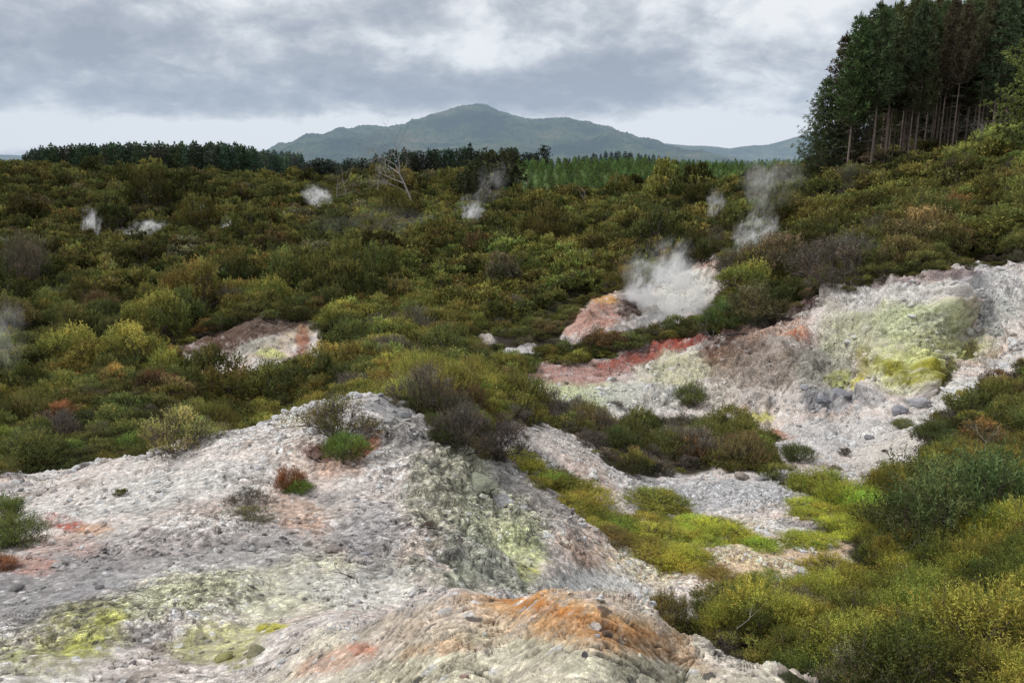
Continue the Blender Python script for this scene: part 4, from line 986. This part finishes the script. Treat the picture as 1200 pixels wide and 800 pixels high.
dead('dead_tree', 400, 243, 172, 62, (-.1, 0, 1), 'pinkish grey dead tree full of fine twigs', M_PBARK, 3, 4, 4, .012, .6, .07)
dead('dead_tree', 395, 244, 175, 56, (.08, 0, 1), 'thin twiggy dead tree behind the pinkish one', M_DEAD, 4, 4, 3, .012, .6, .07)
dead('dead_tree', 336, 268, 130, 23, (-.12, 0, 1), 'white dead pole standing in the scrub', M_DEAD, 5, 0, 0, .03, .5, .03)
dead('dead_tree', 309, 267, 130, 13, (0, 0, 1), 'short white dead stump in the scrub', M_DEAD, 6, 0, 0, .05, .5, .03)
dead('dead_tree', 370, 262, 135, 18, (.3, 0, 1), 'white dead pole tilted beside the small steam puff', M_DEAD, 7, 0, 0, .03, .5, .03)
dead('dead_tree', 517, 262, 145, 56, (0, 0, 1), 'thin dark dead trunk with stubby branches in the plain', M_DARKW, 8, 2, 3, .012, .4, .04)
dead('dead_tree', 686, 247, 150, 38, (0, 0, 1), 'short red brown dead tree before the young plantation', M_PBARK, 9, 2, 2, .03, .6, .08)
dead('dead_tree', 605, 225, 180, 48, (.2, 0, 1), 'bare grey tree leaning over the dark broad crowned tree', M_DEAD, 10, 4, 4, .016, .8, .08)
dead('dead_tree', 440, 240, 190, 58, (.1, 0, 1), 'bare misty grey tree behind the leaning dead tree', M_DEAD, 12, 4, 4, .018, .7, .08)
dead('dead_tree', 462, 240, 190, 62, (-.1, 0, 1), 'second bare misty tree behind the leaning dead tree', M_DEAD, 13, 4, 4, .018, .7, .08)
dead('dead_branch', 905, 372, 47, 62, (-.45, 0, .8), 'white forked dead branch over the red earth bank', M_DEAD, 14, 3, 3, .025, .8, .22, cat='dead branch')
dead('dead_branch', 935, 382, 47, 70, (-1, -.2, .15), 'tangled dark dead branches along the red earth bank', M_DARKW, 15, 4, 4, .03, .7, .2, cat='dead branch')
dead('dead_branch', 880, 396, 46, 60, (-1, -.2, .05), 'dark fallen branch on the red earth bank', M_DARKW, 16, 4, 3, .03, .7, .2, cat='dead branch')
dead('dead_branch', 1107, 668, 16, 66, (.05, 0, 1), 'white forked snag standing in the green thicket', M_DEAD, 18, 2, 2, .022, .65, .14, cat='dead branch', z_off=.35)
dead('dead_branch', 990, 590, 23, 90, (-1, .15, .12), 'long dark fallen branch across the pale flat', M_DARKW, 19, 3, 3, .018, .5, .12, cat='dead branch')
dead('dead_branch', 1010, 592, 23, 60, (-.8, .3, .35), 'arching dark dead branch next to the long fallen one', M_DARKW, 20, 3, 3, .016, .5, .14, cat='dead branch')
dead('dead_branch', 772, 712, 12.5, 44, (.3, 0, .5), 'small black tangle of twigs on the sandy path', M_DARKW, 21, 4, 5, .03, 1., .2, cat='dead branch')
dead('dead_branch', 730, 668, 14, 44, (-1, .2, .1), 'thin dark twig lying beside the grey gravel foot', M_DARKW, 22, 3, 3, .015, .5, .14, cat='dead branch')
dead('dead_branch', 190, 428, 44, 40, (-.2, 0, .8), 'white dead branches at the edge of the brown scar', M_DEAD, 23, 3, 4, .018, .9, .16, cat='dead branch')
dead('dead_branch', 200, 396, 48, 56, (-.8, 0, .6), 'bleached branching snag above the brown scar', M_DEAD, 24, 4, 3, .014, .7, .16, cat='dead branch')
dead('fallen_log', 262, 505, 17.5, 70, (-1, .1, .10), 'curved dark log along the edge of the gravel slope', M_DARKW, 25, 2, 2, .04, .5, .18, cat='log')
dead('fallen_log', 170, 528, 16.8, 40, (-1, .1, .05), 'short brown log at the edge of the gravel slope', M_DARKW, 26, 1, 2, .06, .5, .12, cat='log')
dead('dead_branch', 20, 548, 17, 60, (.6, .2, .7), 'fan of bleached branches at the corner of the gravel slope', M_DEAD, 27, 4, 4, .012, .7, .15, cat='dead branch')
dead('dead_branch', 380, 542, 14, 40, (-.8, 0, .3), 'broken dark branch under the sparse green shrub', M_DARKW, 28, 3, 3, .03, .7, .16, cat='dead branch')
dead('dead_branch', 930, 312, 60, 40, (-.5, 0, .8), 'bare grey branches rising beside the steam above the gully', M_DEAD, 29, 4, 4, .014, .8, .16, cat='dead branch')
dead('dead_tree', 1140, 185, 80, 70, (.5, 0, .8), 'bare grey tree spreading before the dark pine boles', M_GREYW, 31, 5, 4, .012, .8, .12)
dead('dead_branch', 590, 520, 20, 50, (.6, -.1, .7), 'spiky dark dead branches on the knob above the gully', M_DARKW, 32, 4, 4, .014, .7, .12, cat='dead branch')
dead('dead_branch', 1150, 560, 18, 70, (-.2, 0, 1), 'thin bleached twig rising out of the dark thicket', M_DEAD, 33, 3, 3, .009, .6, .12, cat='dead branch', z_off=.5)
dead('dead_branch', 860, 780, 9, 60, (.8, 0, .5), 'thin pale twig arching through the yellow green thicket', M_DEAD, 34, 2, 3, .009, .6, .14, cat='dead branch', z_off=.6)

for i, (q, b, Y, h_, dv, lb) in enumerate(((985, 352, 46, 60, (-1, -.1, .1), 'dark dead branches just under the lip of the cliff'), (955, 366, 46, 56, (-1, -.3, .2), 'matted dark dead branches beside the red brown earth'),
        (925, 378, 46, 60, (-.9, -.3, .1), 'low dark dead branch sweeping down to the red bank'), (850, 402, 46, 56, (-1, -.1, .1), 'thin dark branches above the bright red earth'), (1000, 346, 45, 50, (.8, -.2, .3), 'dark dead twigs where the cliff meets the scrub'),
        (905, 384, 45, 50, (.6, -.4, .1), 'black dead branches hanging over the brown gully'), (700, 520, 26, 60, (-.7, -.2, .5), 'grey dead branches in the dark strip on the pale ridge'), (755, 512, 29, 60, (.7, -.2, .5), 'grey brown dead branches in the middle of the dark strip'),
        (270, 372, 50, 60, (.8, -.2, .4), 'grey dead branches hanging over the brown scar'), (300, 385, 48, 40, (.3, -.6, -.2), 'pale roots hanging down the brown scar'), (640, 500, 26, 50, (-.4, -.1, .8), 'dark dead twigs at the start of the pale ridge'))):
    dead('dead_branch', q, b, Y, h_, dv, lb, M_DARKW if i % 3 else M_GREYW, 60 + i, 4, 4, .018, .75, .2, cat='dead branch')

# ------------------------------------------------------------------ rocks and gravel
import bmesh
def rock_mesh(seed, sub=3, rough=.35, flat=.7):
    b = bmesh.new(); bmesh.ops.create_icosphere(b, subdivisions=sub, radius=1)
    rr = np.random.default_rng(seed); P0 = np.array([v_.co[:] for v_ in b.verts])
    dirs = unit(rr, 11); ds = rr.uniform(.55, .95, 11)
    s_ = np.min(np.where((P0 @ dirs.T) > 1e-3, ds / np.maximum(P0 @ dirs.T, 1e-3), 9), 1); s_ = np.minimum(s_, 1.15)
    nn = fbm(P0[:, 0] * 1.6 + seed, P0[:, 1] * 1.6, P0[:, 2] * 1.6, o=4, s=seed)
    q = P0 * (s_ * (1 + rough * nn))[:, None]; q[:, 2] *= flat
    for v_, c_ in zip(b.verts, q): v_.co = c_
    me = bpy.data.meshes.new('rock'); b.to_mesh(me); b.free(); return me
rm, nt, out = new_mat('loose_rock')
ti = N(nt, 'ShaderNodeAttribute', attribute_type='INSTANCER', attribute_name='tint'); pos = N(nt, 'ShaderNodeNewGeometry').outputs['Position']
f = noise(nt, pos, 14, 6, .7); f2 = noise(nt, pos, 60, 3, .6)
c = mixc(nt, 1., ti.outputs['Color'], ramp(nt, f, [(.3, g3(.55)), (.6, g3(1.1)), (.8, g3(1.3))]), 'MULTIPLY')
bs = N(nt, 'ShaderNodeBsdfPrincipled', ins={'Roughness': .9, 'Specular IOR Level': .2}); L(nt, c, bs.inputs['Base Color'])
bp = N(nt, 'ShaderNodeBump', ins={'Strength': .7, 'Distance': .03}); L(nt, math_(nt, 'ADD', f, math_(nt, 'MULTIPLY', f2, .3)), bp.inputs['Height']); L(nt, bp.outputs[0], bs.inputs['Normal']); L(nt, bs.outputs[0], out.inputs[0])
PEB = []
for i in range(8):
    m_ = rock_mesh(400 + i, 2 if i < 6 else 3, .3, [.6, .8, .5][i % 3]); m_.materials.append(rm); PEB.append(m_)
rr = np.random.default_rng(77)
# gravel: sampled on the real surface, area-weighted towards open ground
da = (np.linalg.norm(np.gradient(X3d, axis=1), axis=-1) * np.linalg.norm(np.gradient(X3d, axis=0), axis=-1))
dens = bm_ * (gy < 46) * (gy > 2.5) * (np.abs(gx / gy) < .74)
clus = sstep(.02, .38, fbm(gx / 1.8, gy / 1.8, o=5, s=91, gain=.6)) ** 1.5 + .03
wgt = da * dens * clus / np.maximum(gy, 4) ** 1.15 * (1 - .96 * ORm)
wf = (wgt / wgt.sum()).ravel(); NP_ = 16000
sel = rr.choice(len(wf), NP_, p=wf)
pp = X3d.reshape(-1, 3)[sel]; cc = col.reshape(-1, 3)[sel]; nnn = Nd.reshape(-1, 3)[sel]
sz_ = .0085 * (rr.pareto(1.9, NP_) + 1) * np.clip(pp[:, 1] / 9, .75, 2.6); sz_ = np.minimum(sz_, .0058 * pp[:, 1])
gl = cc.mean(1, keepdims=True)
tn_ = np.clip((cc * .55 + gl * .45 * np.array([1.0, .98, .97])) * rr.uniform(.65, 1.75, (NP_, 1)), .03, .6)
scatter('gravel', PEB[:6], pp + nnn * sz_[:, None] * .12 + rr.uniform(-.01, .01, (NP_, 3)) * [1, 1, 0], rr.uniform(0, 6.28, (NP_, 3)) * [.12, .12, 1], sz_[:, None] * rr.uniform(.7, 1.4, (NP_, 3)), rr.integers(0, 6, NP_), tn_,
        'loose grey and white gravel strewn over the bare slopes', 'gravel')
ROCKS = [ # px, py, size px, tone, label
 (452,640,12,(.62,.60,.58),'small bright white stone on the gravel below the rock crest'),
 (560,588,44,(.26,.27,.20),'flat tilted slab jutting from the green grey gully face'),
 (590,600,26,(.40,.39,.39),'pale blocky boulder beside the tilted slab'),
 (613,610,16,(.35,.34,.34),'grey stone next to the pale blocky boulder'),
 (500,445,20,(.40,.38,.36),'smooth pale boulder in the scrub behind the rock crest'),
 (470,492,24,(.23,.23,.23),'dark grey boulder on the shoulder of the rock crest'),
 (490,500,18,(.30,.29,.28),'grey rock beside the dark grey boulder'),
 (455,505,15,(.33,.32,.32),'angular rock under the rock crest'),
 (1075,478,24,(.36,.36,.38),'round grey boulder at the foot of the yellow cliff'),
 (1055,486,18,(.27,.27,.30),'blue grey boulder near the foot of the yellow cliff'),
 (1090,486,15,(.40,.39,.38),'pale boulder under the round grey boulder'),
 (985,470,20,(.26,.26,.29),'dark rock in the rubble below the cliff'),
 (965,476,15,(.24,.25,.28),'dark blue grey rock in the rubble below the cliff'),
 (1010,474,15,(.33,.33,.35),'grey rock among the rubble below the cliff'),
 (940,470,13,(.30,.30,.32),'small rock at the end of the rubble below the cliff'),
 (1018,515,14,(.20,.20,.21),'lone dark rock on the pale basin floor'),
 (960,568,26,(.46,.45,.43),'flat white boulder by the long dark fallen branch'),
 (870,560,20,(.28,.24,.21),'brown rock at the lip of the grey mound'),
 (290,503,13,(.42,.41,.41),'pale stone near the top of the gravel slope'),
 (545,795,12,(.30,.20,.17),'reddish stone at the bottom of the crusted mound'),
 (700,745,10,(.42,.41,.42),'small pale grey stone on the orange crust'),
 (685,769,11,(.10,.09,.10),'small black stone on the orange crust'),
 (668,744,8,(.33,.32,.33),'tiny grey stone on the orange crust'),
 (625,728,9,(.40,.36,.33),'buff stone at the upper edge of the orange crust'),
 (300,768,22,(.26,.25,.16),'crusty olive rock beside the sulphur patch'),
 (262,772,26,(.28,.27,.12),'yellowish lump of sulphur crusted rock'),
 (328,783,12,(.20,.18,.18),'dark pointed stone near the pink edge of the mound'),
 (118,690,12,(.17,.165,.17),'dark grey stone in the coarse gravel'),
 (20,690,18,(.20,.19,.19),'dark lump at the edge of the coarse gravel'),
 (360,640,14,(.27,.24,.21),'brown grey stone in the middle of the slope'),
 (392,652,20,(.26,.22,.20),'broken brown rock above the pale green crust'),
 (410,660,14,(.36,.33,.30),'buff rock beside the broken brown rock'),
 (430,655,13,(.30,.30,.33),'bluish rock beside the buff rock'),
 (735,362,22,(.10,.075,.065),'black rock at the mouth of the steaming gully'),
 (745,372,16,(.14,.10,.08),'dark brown rock below the black rock of the gully'),
 (632,378,16,(.42,.38,.35),'pale boulder at the end of the red knob'),
]
for px_, py_, s_, tc, lb in ROCKS:
    yr = (2.2, 6.5) if (py_ > 725 and px_ > 500) else (4, 70)
    x, y, z = spot(px_, py_, *yr)
    m_ = PEB[6 + (px_ % 2)] if s_ > 14 else PEB[px_ % 6]
    o = link('boulder' if s_ > 14 else 'stone', m_); rad = s_ / 2 / F * y
    o.location = (x, y, z + rad * .15); o.scale = (rad * 1.15, rad * .9, rad * .95); o.rotation_euler = (r.uniform(-.3, .3), r.uniform(-.3, .3), r.uniform(0, 6.28))
    o['tint'] = list(tc); tag(o, lb, 'boulder' if s_ > 14 else 'stone')
print('rocks', round(time.time() - T0, 1))

# ------------------------------------------------------------------ mountain
def mountain(name, D, prof, depth, seed, mat, label, und):
    prof = np.array(prof, float)
    xs = uu(prof[:, 0], 188) * D; hs = slope(prof[:, 1]) * D
    X_ = np.linspace(xs[0] - 200, xs[-1] + 200, 620); T = np.linspace(-1, 1, 200)
    XX, TT = np.meshgrid(X_, T); YY = D + TT * depth
    hh = np.interp(XX, xs, hs + 40, left=0, right=0)
    hh = (hh + np.roll(hh, 2, 1) + np.roll(hh, -2, 1)) / 3
    cs = np.clip(1 - np.abs(TT) ** 1.15, 0, 1)
    rd = ridged(XX / 420, YY / 600, o=5, s=seed) * und * (1 - cs) * 2.2 * (cs ** .4) * np.clip(hh / 160, 0, 1)
    Z = hh * cs + rd + fbm(XX / 120, YY / 120, o=4, s=seed + 5) * 9 * cs ** .3 + np.abs(perlin(XX / 22, YY / 22, s=seed + 9)) * 9 * (cs > .02) - 40
    id_ = np.arange(XX.size).reshape(XX.shape); q = np.stack([id_[:-1, :-1], id_[:-1, 1:], id_[1:, 1:], id_[1:, :-1]], -1).reshape(-1, 4)
    o = link(name, mesh_np(name, np.stack([XX, YY, Z], -1).reshape(-1, 3), q, mat, True)); tag(o, label, kind='structure'); return o
def far_mat(name, tones_):
    m, nt, out = new_mat(name); pos = N(nt, 'ShaderNodeNewGeometry').outputs['Position']
    f = noise(nt, pos, .004, 8, .7); f2 = noise(nt, pos, .03, 5, .7)
    a = math_(nt, 'ADD', math_(nt, 'MULTIPLY', f, .75), math_(nt, 'MULTIPLY', f2, .25))
    d = N(nt, 'ShaderNodeBsdfDiffuse'); L(nt, ramp(nt, a, tones_), d.inputs[0]); 
    bp = N(nt, 'ShaderNodeBump', ins={'Strength': 1., 'Distance': 60.}); L(nt, f2, bp.inputs['Height']); L(nt, bp.outputs[0], d.inputs['Normal'])
    L(nt, d.outputs[0], out.inputs[0]); return m
MM = far_mat('mountain_forest', [(.38, (.008, .022, .012)), (.46, (.030, .058, .022)), (.52, (.070, .115, .04)), (.58, (.13, .15, .06)), (.66, (.28, .18, .10))])
mountain('mountain', 4200, [(348,190),(356,184),(367,175),(381,166),(400,159),(430,150),(445,148),(460,151),(485,146),(500,139),(515,133),(530,129),(545,124),(560,122.5),(572,124),(585,130),(600,135),(615,140),(625,141),(640,139),(660,139),(680,144),(700,149),(720,156),(740,164),(760,172),(790,181),(830,190)], 1300, 3, MM, 'forested blue green mountain with a flat summit', 95)
mountain('far_hills', 6500, [(640,190),(700,180),(740,171),(770,168),(800,171),(830,172),(850,175),(880,171),(905,170),(925,163),(945,158),(980,148),(1030,140),(1100,135),(1200,150),(1400,190)], 1500, 8, MM, 'low blue hills beyond the mountain foot', 50)
mountain('far_ridge', 5200, [(-400,180),(-200,176),(-60,178),(0,182),(40,184),(120,190)], 900, 12, MM, 'low blue ridge at the end of the skyline plantation', 40)

# ------------------------------------------------------------------ haze and steam
hz, nt, out = new_mat('glowing_haze')
SIG = .00014
va = N(nt, 'ShaderNodeVolumeAbsorption', ins={'Color': (0, 0, 0, 1), 'Density': SIG}); ve = N(nt, 'ShaderNodeEmission', ins={'Color': (.43, .55, .71, 1), 'Strength': SIG})  # haze gives off its own blue glow, standing in for scattered daylight
vadd = N(nt, 'ShaderNodeAddShader'); L(nt, va.outputs[0], vadd.inputs[0]); L(nt, ve.outputs[0], vadd.inputs[1]); L(nt, vadd.outputs[0], out.inputs['Volume'])
b = bmesh.new(); bmesh.ops.create_cube(b, size=1)
me = bpy.data.meshes.new('haze'); b.to_mesh(me); b.free(); me.materials.append(hz)
o = link('haze', me); o.scale = (16000, 4300, 480); o.location = (0, 330 + 2150, 110); tag(o, 'thin blue haze in the air before the mountain', kind='structure')

def steam_mat(name, dens, sc, thr, seed, stretch=1.4):
    m, nt, out = new_mat(name)
    tc = N(nt, 'ShaderNodeTexCoord').outputs['Object']
    mp = N(nt, 'ShaderNodeMapping'); mp.inputs['Location'].default_value = (seed * 3.7, seed * 1.3, 0); mp.inputs['Scale'].default_value = (1, 1, 1 / stretch); L(nt, tc, mp.inputs[0])
    wn = N(nt, 'ShaderNodeTexNoise', ins={'Scale': 1.5, 'Detail': 3., 'Roughness': .6}); L(nt, mp.outputs[0], wn.inputs['Vector'])
    w1_ = N(nt, 'ShaderNodeVectorMath', operation='SUBTRACT'); L(nt, wn.outputs['Color'], w1_.inputs[0]); w1_.inputs[1].default_value = (.5, .5, .5)
    w2_ = N(nt, 'ShaderNodeVectorMath', operation='MULTIPLY_ADD'); L(nt, w1_.outputs[0], w2_.inputs[0]); w2_.inputs[1].default_value = (2.1, 2.1, 1.5); L(nt, tc, w2_.inputs[2])
    f = noise(nt, w2_.outputs[0], sc, 5, .62, .3)
    ln = N(nt, 'ShaderNodeVectorMath', operation='LENGTH'); L(nt, w2_.outputs[0], ln.inputs[0])
    l0 = N(nt, 'ShaderNodeVectorMath', operation='LENGTH'); L(nt, tc, l0.inputs[0])
    fall = math_(nt, 'SUBTRACT', 1.0, ln.outputs['Value'], clamp=True)
    edge = math_(nt, 'MULTIPLY', math_(nt, 'SUBTRACT', 1.0, l0.outputs['Value'], clamp=True), 3., clamp=True)
    fall = math_(nt, 'MULTIPLY', math_(nt, 'POWER', fall, 1.4), edge)
    a = math_(nt, 'MULTIPLY', math_(nt, 'SUBTRACT', f, thr - .06, clamp=True), 6.)
    d = math_(nt, 'MULTIPLY', math_(nt, 'MULTIPLY', a, fall), dens)
    vs = N(nt, 'ShaderNodeVolumeScatter', ins={'Color': (1, 1, 1, 1), 'Anisotropy': 0.}); L(nt, d, vs.inputs['Density'])
    L(nt, vs.outputs[0], out.inputs['Volume']); return m
def steam(px_, py_, Y, w, h, dens, label, seed, tilt=0., sc=2.0, thr=.55, depth=None, name='steam_plume'):
    b = bmesh.new(); bmesh.ops.create_icosphere(b, subdivisions=3, radius=1)
    me = bpy.data.meshes.new(name); b.to_mesh(me); b.free()
    sx_ = w / 2 / F * Y; szz = h / 2 / F * Y
    me.materials.append(steam_mat('steam_%d' % seed, dens / sx_ * 1.8, sc, thr, seed))
    o = link(name, me); x, y, z = at(px_, py_, Y); o.location = (x, y, z); o.scale = (sx_, depth or sx_ * .8, szz); o.rotation_euler = (0, tilt, 0)
    return tag(o, label, 'steam')
steam(778, 330, 54, 116, 126, 10., 'largest white steam cloud pouring from the white gully', 1, .25)
steam(800, 366, 54, 120, 64, 10., 'bright steam hugging the floor of the white gully', 2, 0)
steam(884, 270, 62, 60, 84, 5., 'narrow steam column rising at the head of the gully', 3, .4)
steam(905, 210, 64, 90, 100, 1.0, 'faint steam drifting before the young plantation', 4, .2)
steam(551, 252, 130, 44, 56, 6.5, 'round steam puff alone in the middle of the plain', 5, .1)
steam(372, 230, 150, 42, 34, 8., 'small bright steam puff beside the dead trees', 6, .3)
steam(172, 272, 118, 60, 38, 8., 'bright ragged steam puff over the far vents', 7, -.2)
steam(106, 264, 118, 30, 60, 5., 'thin steam wisp over the pink vent', 8, .1)
steam(266, 270, 122, 20, 42, 7., 'slim upright steam wisp over the pale vent', 9, .1)
steam(233, 250, 135, 30, 34, 4., 'faint steam puff behind the far vents', 10, .1)
steam(283, 260, 135, 18, 20, 6., 'tiny steam puff behind the slim wisp', 11, .1)
steam(146, 277, 119, 40, 26, 5., 'low steam beside the bright ragged puff', 12, .1)
steam(575, 212, 150, 50, 80, .8, 'faint steam trail drifting up from the round puff', 13, .5)
steam(460, 285, 110, 300, 130, .5, 'wide thin steam veil over the plain before the dead trees', 14, .1)
steam(838, 238, 80, 30, 44, 2.5, 'small steam wisp over the pale mound above the gully', 16, .2)
steam(170, 702, 8.0, 260, 80, 1.0, 'thin steam creeping over the pale green crust', 17, .15)
steam(4, 385, 30, 70, 130, .5, 'thin grey steam over the scrub at the edge of the plain', 18, .1)

# ------------------------------------------------------------------ sky and sun
w = bpy.data.worlds.new('World'); S.world = w; w.use_nodes = True
nt = w.node_tree; nt.nodes.clear(); out = N(nt, 'ShaderNodeOutputWorld'); bg = N(nt, 'ShaderNodeBackground')
SUN_EL, SUN_AZ = math.radians(50), math.radians(-80)
sky = N(nt, 'ShaderNodeTexSky', sky_type='NISHITA'); sky.sun_disc = False; sky.sun_elevation = SUN_EL; sky.sun_rotation = SUN_AZ
tc = N(nt, 'ShaderNodeTexCoord').outputs['Generated']
sep = N(nt, 'ShaderNodeSeparateXYZ'); L(nt, tc, sep.inputs[0])
zc = math_(nt, 'MAXIMUM', sep.outputs['Z'], 0.0)
zd = math_(nt, 'ADD', zc, .42)
cx2 = math_(nt, 'DIVIDE', sep.outputs['X'], zd); cy2 = math_(nt, 'DIVIDE', sep.outputs['Y'], zd)
cmb = N(nt, 'ShaderNodeCombineXYZ'); L(nt, cx2, cmb.inputs[0]); L(nt, cy2, cmb.inputs[1])
n1 = noise(nt, cmb.outputs[0], 3.1, 9, .58, .3); n2 = noise(nt, cmb.outputs[0], 10.5, 7, .60, .3); n3 = noise(nt, cmb.outputs[0], 1.4, 3, .5)
ratio = math_(nt, 'DIVIDE', sep.outputs['X'], math_(nt, 'MAXIMUM', sep.outputs['Y'], .05))
def band(el, ew, az=None, aw=None):       # soft bank of cloud at an elevation / bearing of the sky
    e = math_(nt, 'DIVIDE', math_(nt, 'SUBTRACT', sep.outputs['Z'], el), ew); e = math_(nt, 'MULTIPLY', e, e)
    if az is not None:
        a = math_(nt, 'DIVIDE', math_(nt, 'SUBTRACT', ratio, az), aw); e = math_(nt, 'ADD', e, math_(nt, 'MULTIPLY', a, a))
    return math_(nt, 'POWER', 2.718, math_(nt, 'MULTIPLY', e, -1.))
dens = math_(nt, 'ADD', math_(nt, 'MULTIPLY', n1, .70), math_(nt, 'ADD', math_(nt, 'MULTIPLY', n2, .35), math_(nt, 'MULTIPLY', n3, .25)))   # about .65
for b_, k_ in ((band(.085, .028, .02, .24), .20), (band(.125, .03, -.50, .22), .16), (band(.07, .02, -.45, .3), .08), (band(.030, .018), -.27), (band(.175, .03, .38, .14), -.12), (band(.16, .035, -.05, .22), .10), (band(.135, .02, -.12, .1), -.10)):
    dens = math_(nt, 'ADD', dens, math_(nt, 'MULTIPLY', b_, k_))
dens = math_(nt, 'ADD', math_(nt, 'MULTIPLY', math_(nt, 'SUBTRACT', dens, .66), 2.2), .585)
cl = ramp(nt, dens, [(.34, (1., 1., 1.)), (.48, (.82, .835, .86)), (.61, (.62, .64, .675)), (.76, (.45, .475, .53)), (.97, (.33, .355, .415))])
up_ = math_(nt, 'MULTIPLY_ADD', math_(nt, 'MULTIPLY', math_(nt, 'SUBTRACT', sep.outputs['Z'], .25, clamp=True), 3.0, clamp=True), .30, 1.0)
cl = mixc(nt, 1.0, cl, (1, 1, 1), 'MULTIPLY')
cu = N(nt, 'ShaderNodeVectorMath', operation='SCALE'); L(nt, cl, cu.inputs[0]); L(nt, up_, cu.inputs['Scale']); cl = cu.outputs[0]
sk = N(nt, 'ShaderNodeVectorMath', operation='SCALE'); L(nt, sky.outputs[0], sk.inputs[0]); sk.inputs['Scale'].default_value = .10
fin = mixc(nt, .93, sk.outputs[0], cl)
L(nt, fin, bg.inputs[0]); bg.inputs[1].default_value = 1.0; L(nt, bg.outputs[0], out.inputs[0])
ld = bpy.data.lights.new('sun', 'SUN'); ld.energy = 2.3; ld.angle = math.radians(10); ld.color = (1, .965, .91)
sun = bpy.data.objects.new('sun', ld); COL.objects.link(sun)
# sun stands ahead and to the side of the view
dx_, dy_, dz_ = math.sin(SUN_AZ) * math.cos(SUN_EL), math.cos(SUN_AZ) * math.cos(SUN_EL), math.sin(SUN_EL)
from mathutils import Vector
sun.rotation_euler = Vector((dx_, dy_, dz_)).to_track_quat('Z', 'Y').to_euler(); sun.location = (0, 0, 60)

S.view_settings.view_transform = 'Standard'; S.view_settings.look = 'None'; S.view_settings.exposure = 0
S.render.engine = 'CYCLES'
cy = S.cycles; cy.max_bounces = 5; cy.diffuse_bounces = 3; cy.glossy_bounces = 1; cy.transmission_bounces = 2; cy.transparent_max_bounces = 4; cy.volume_bounces = 2
cy.volume_step_rate = 2.0; cy.volume_max_steps = 96; cy.use_denoising = True; cy.denoiser = 'OPENIMAGEDENOISE'; cy.denoising_input_passes = 'RGB_ALBEDO_NORMAL'; cy.denoising_prefilter = 'NONE'; cy.caustics_reflective = False; cy.caustics_refractive = False
print('done', round(time.time() - T0, 1))
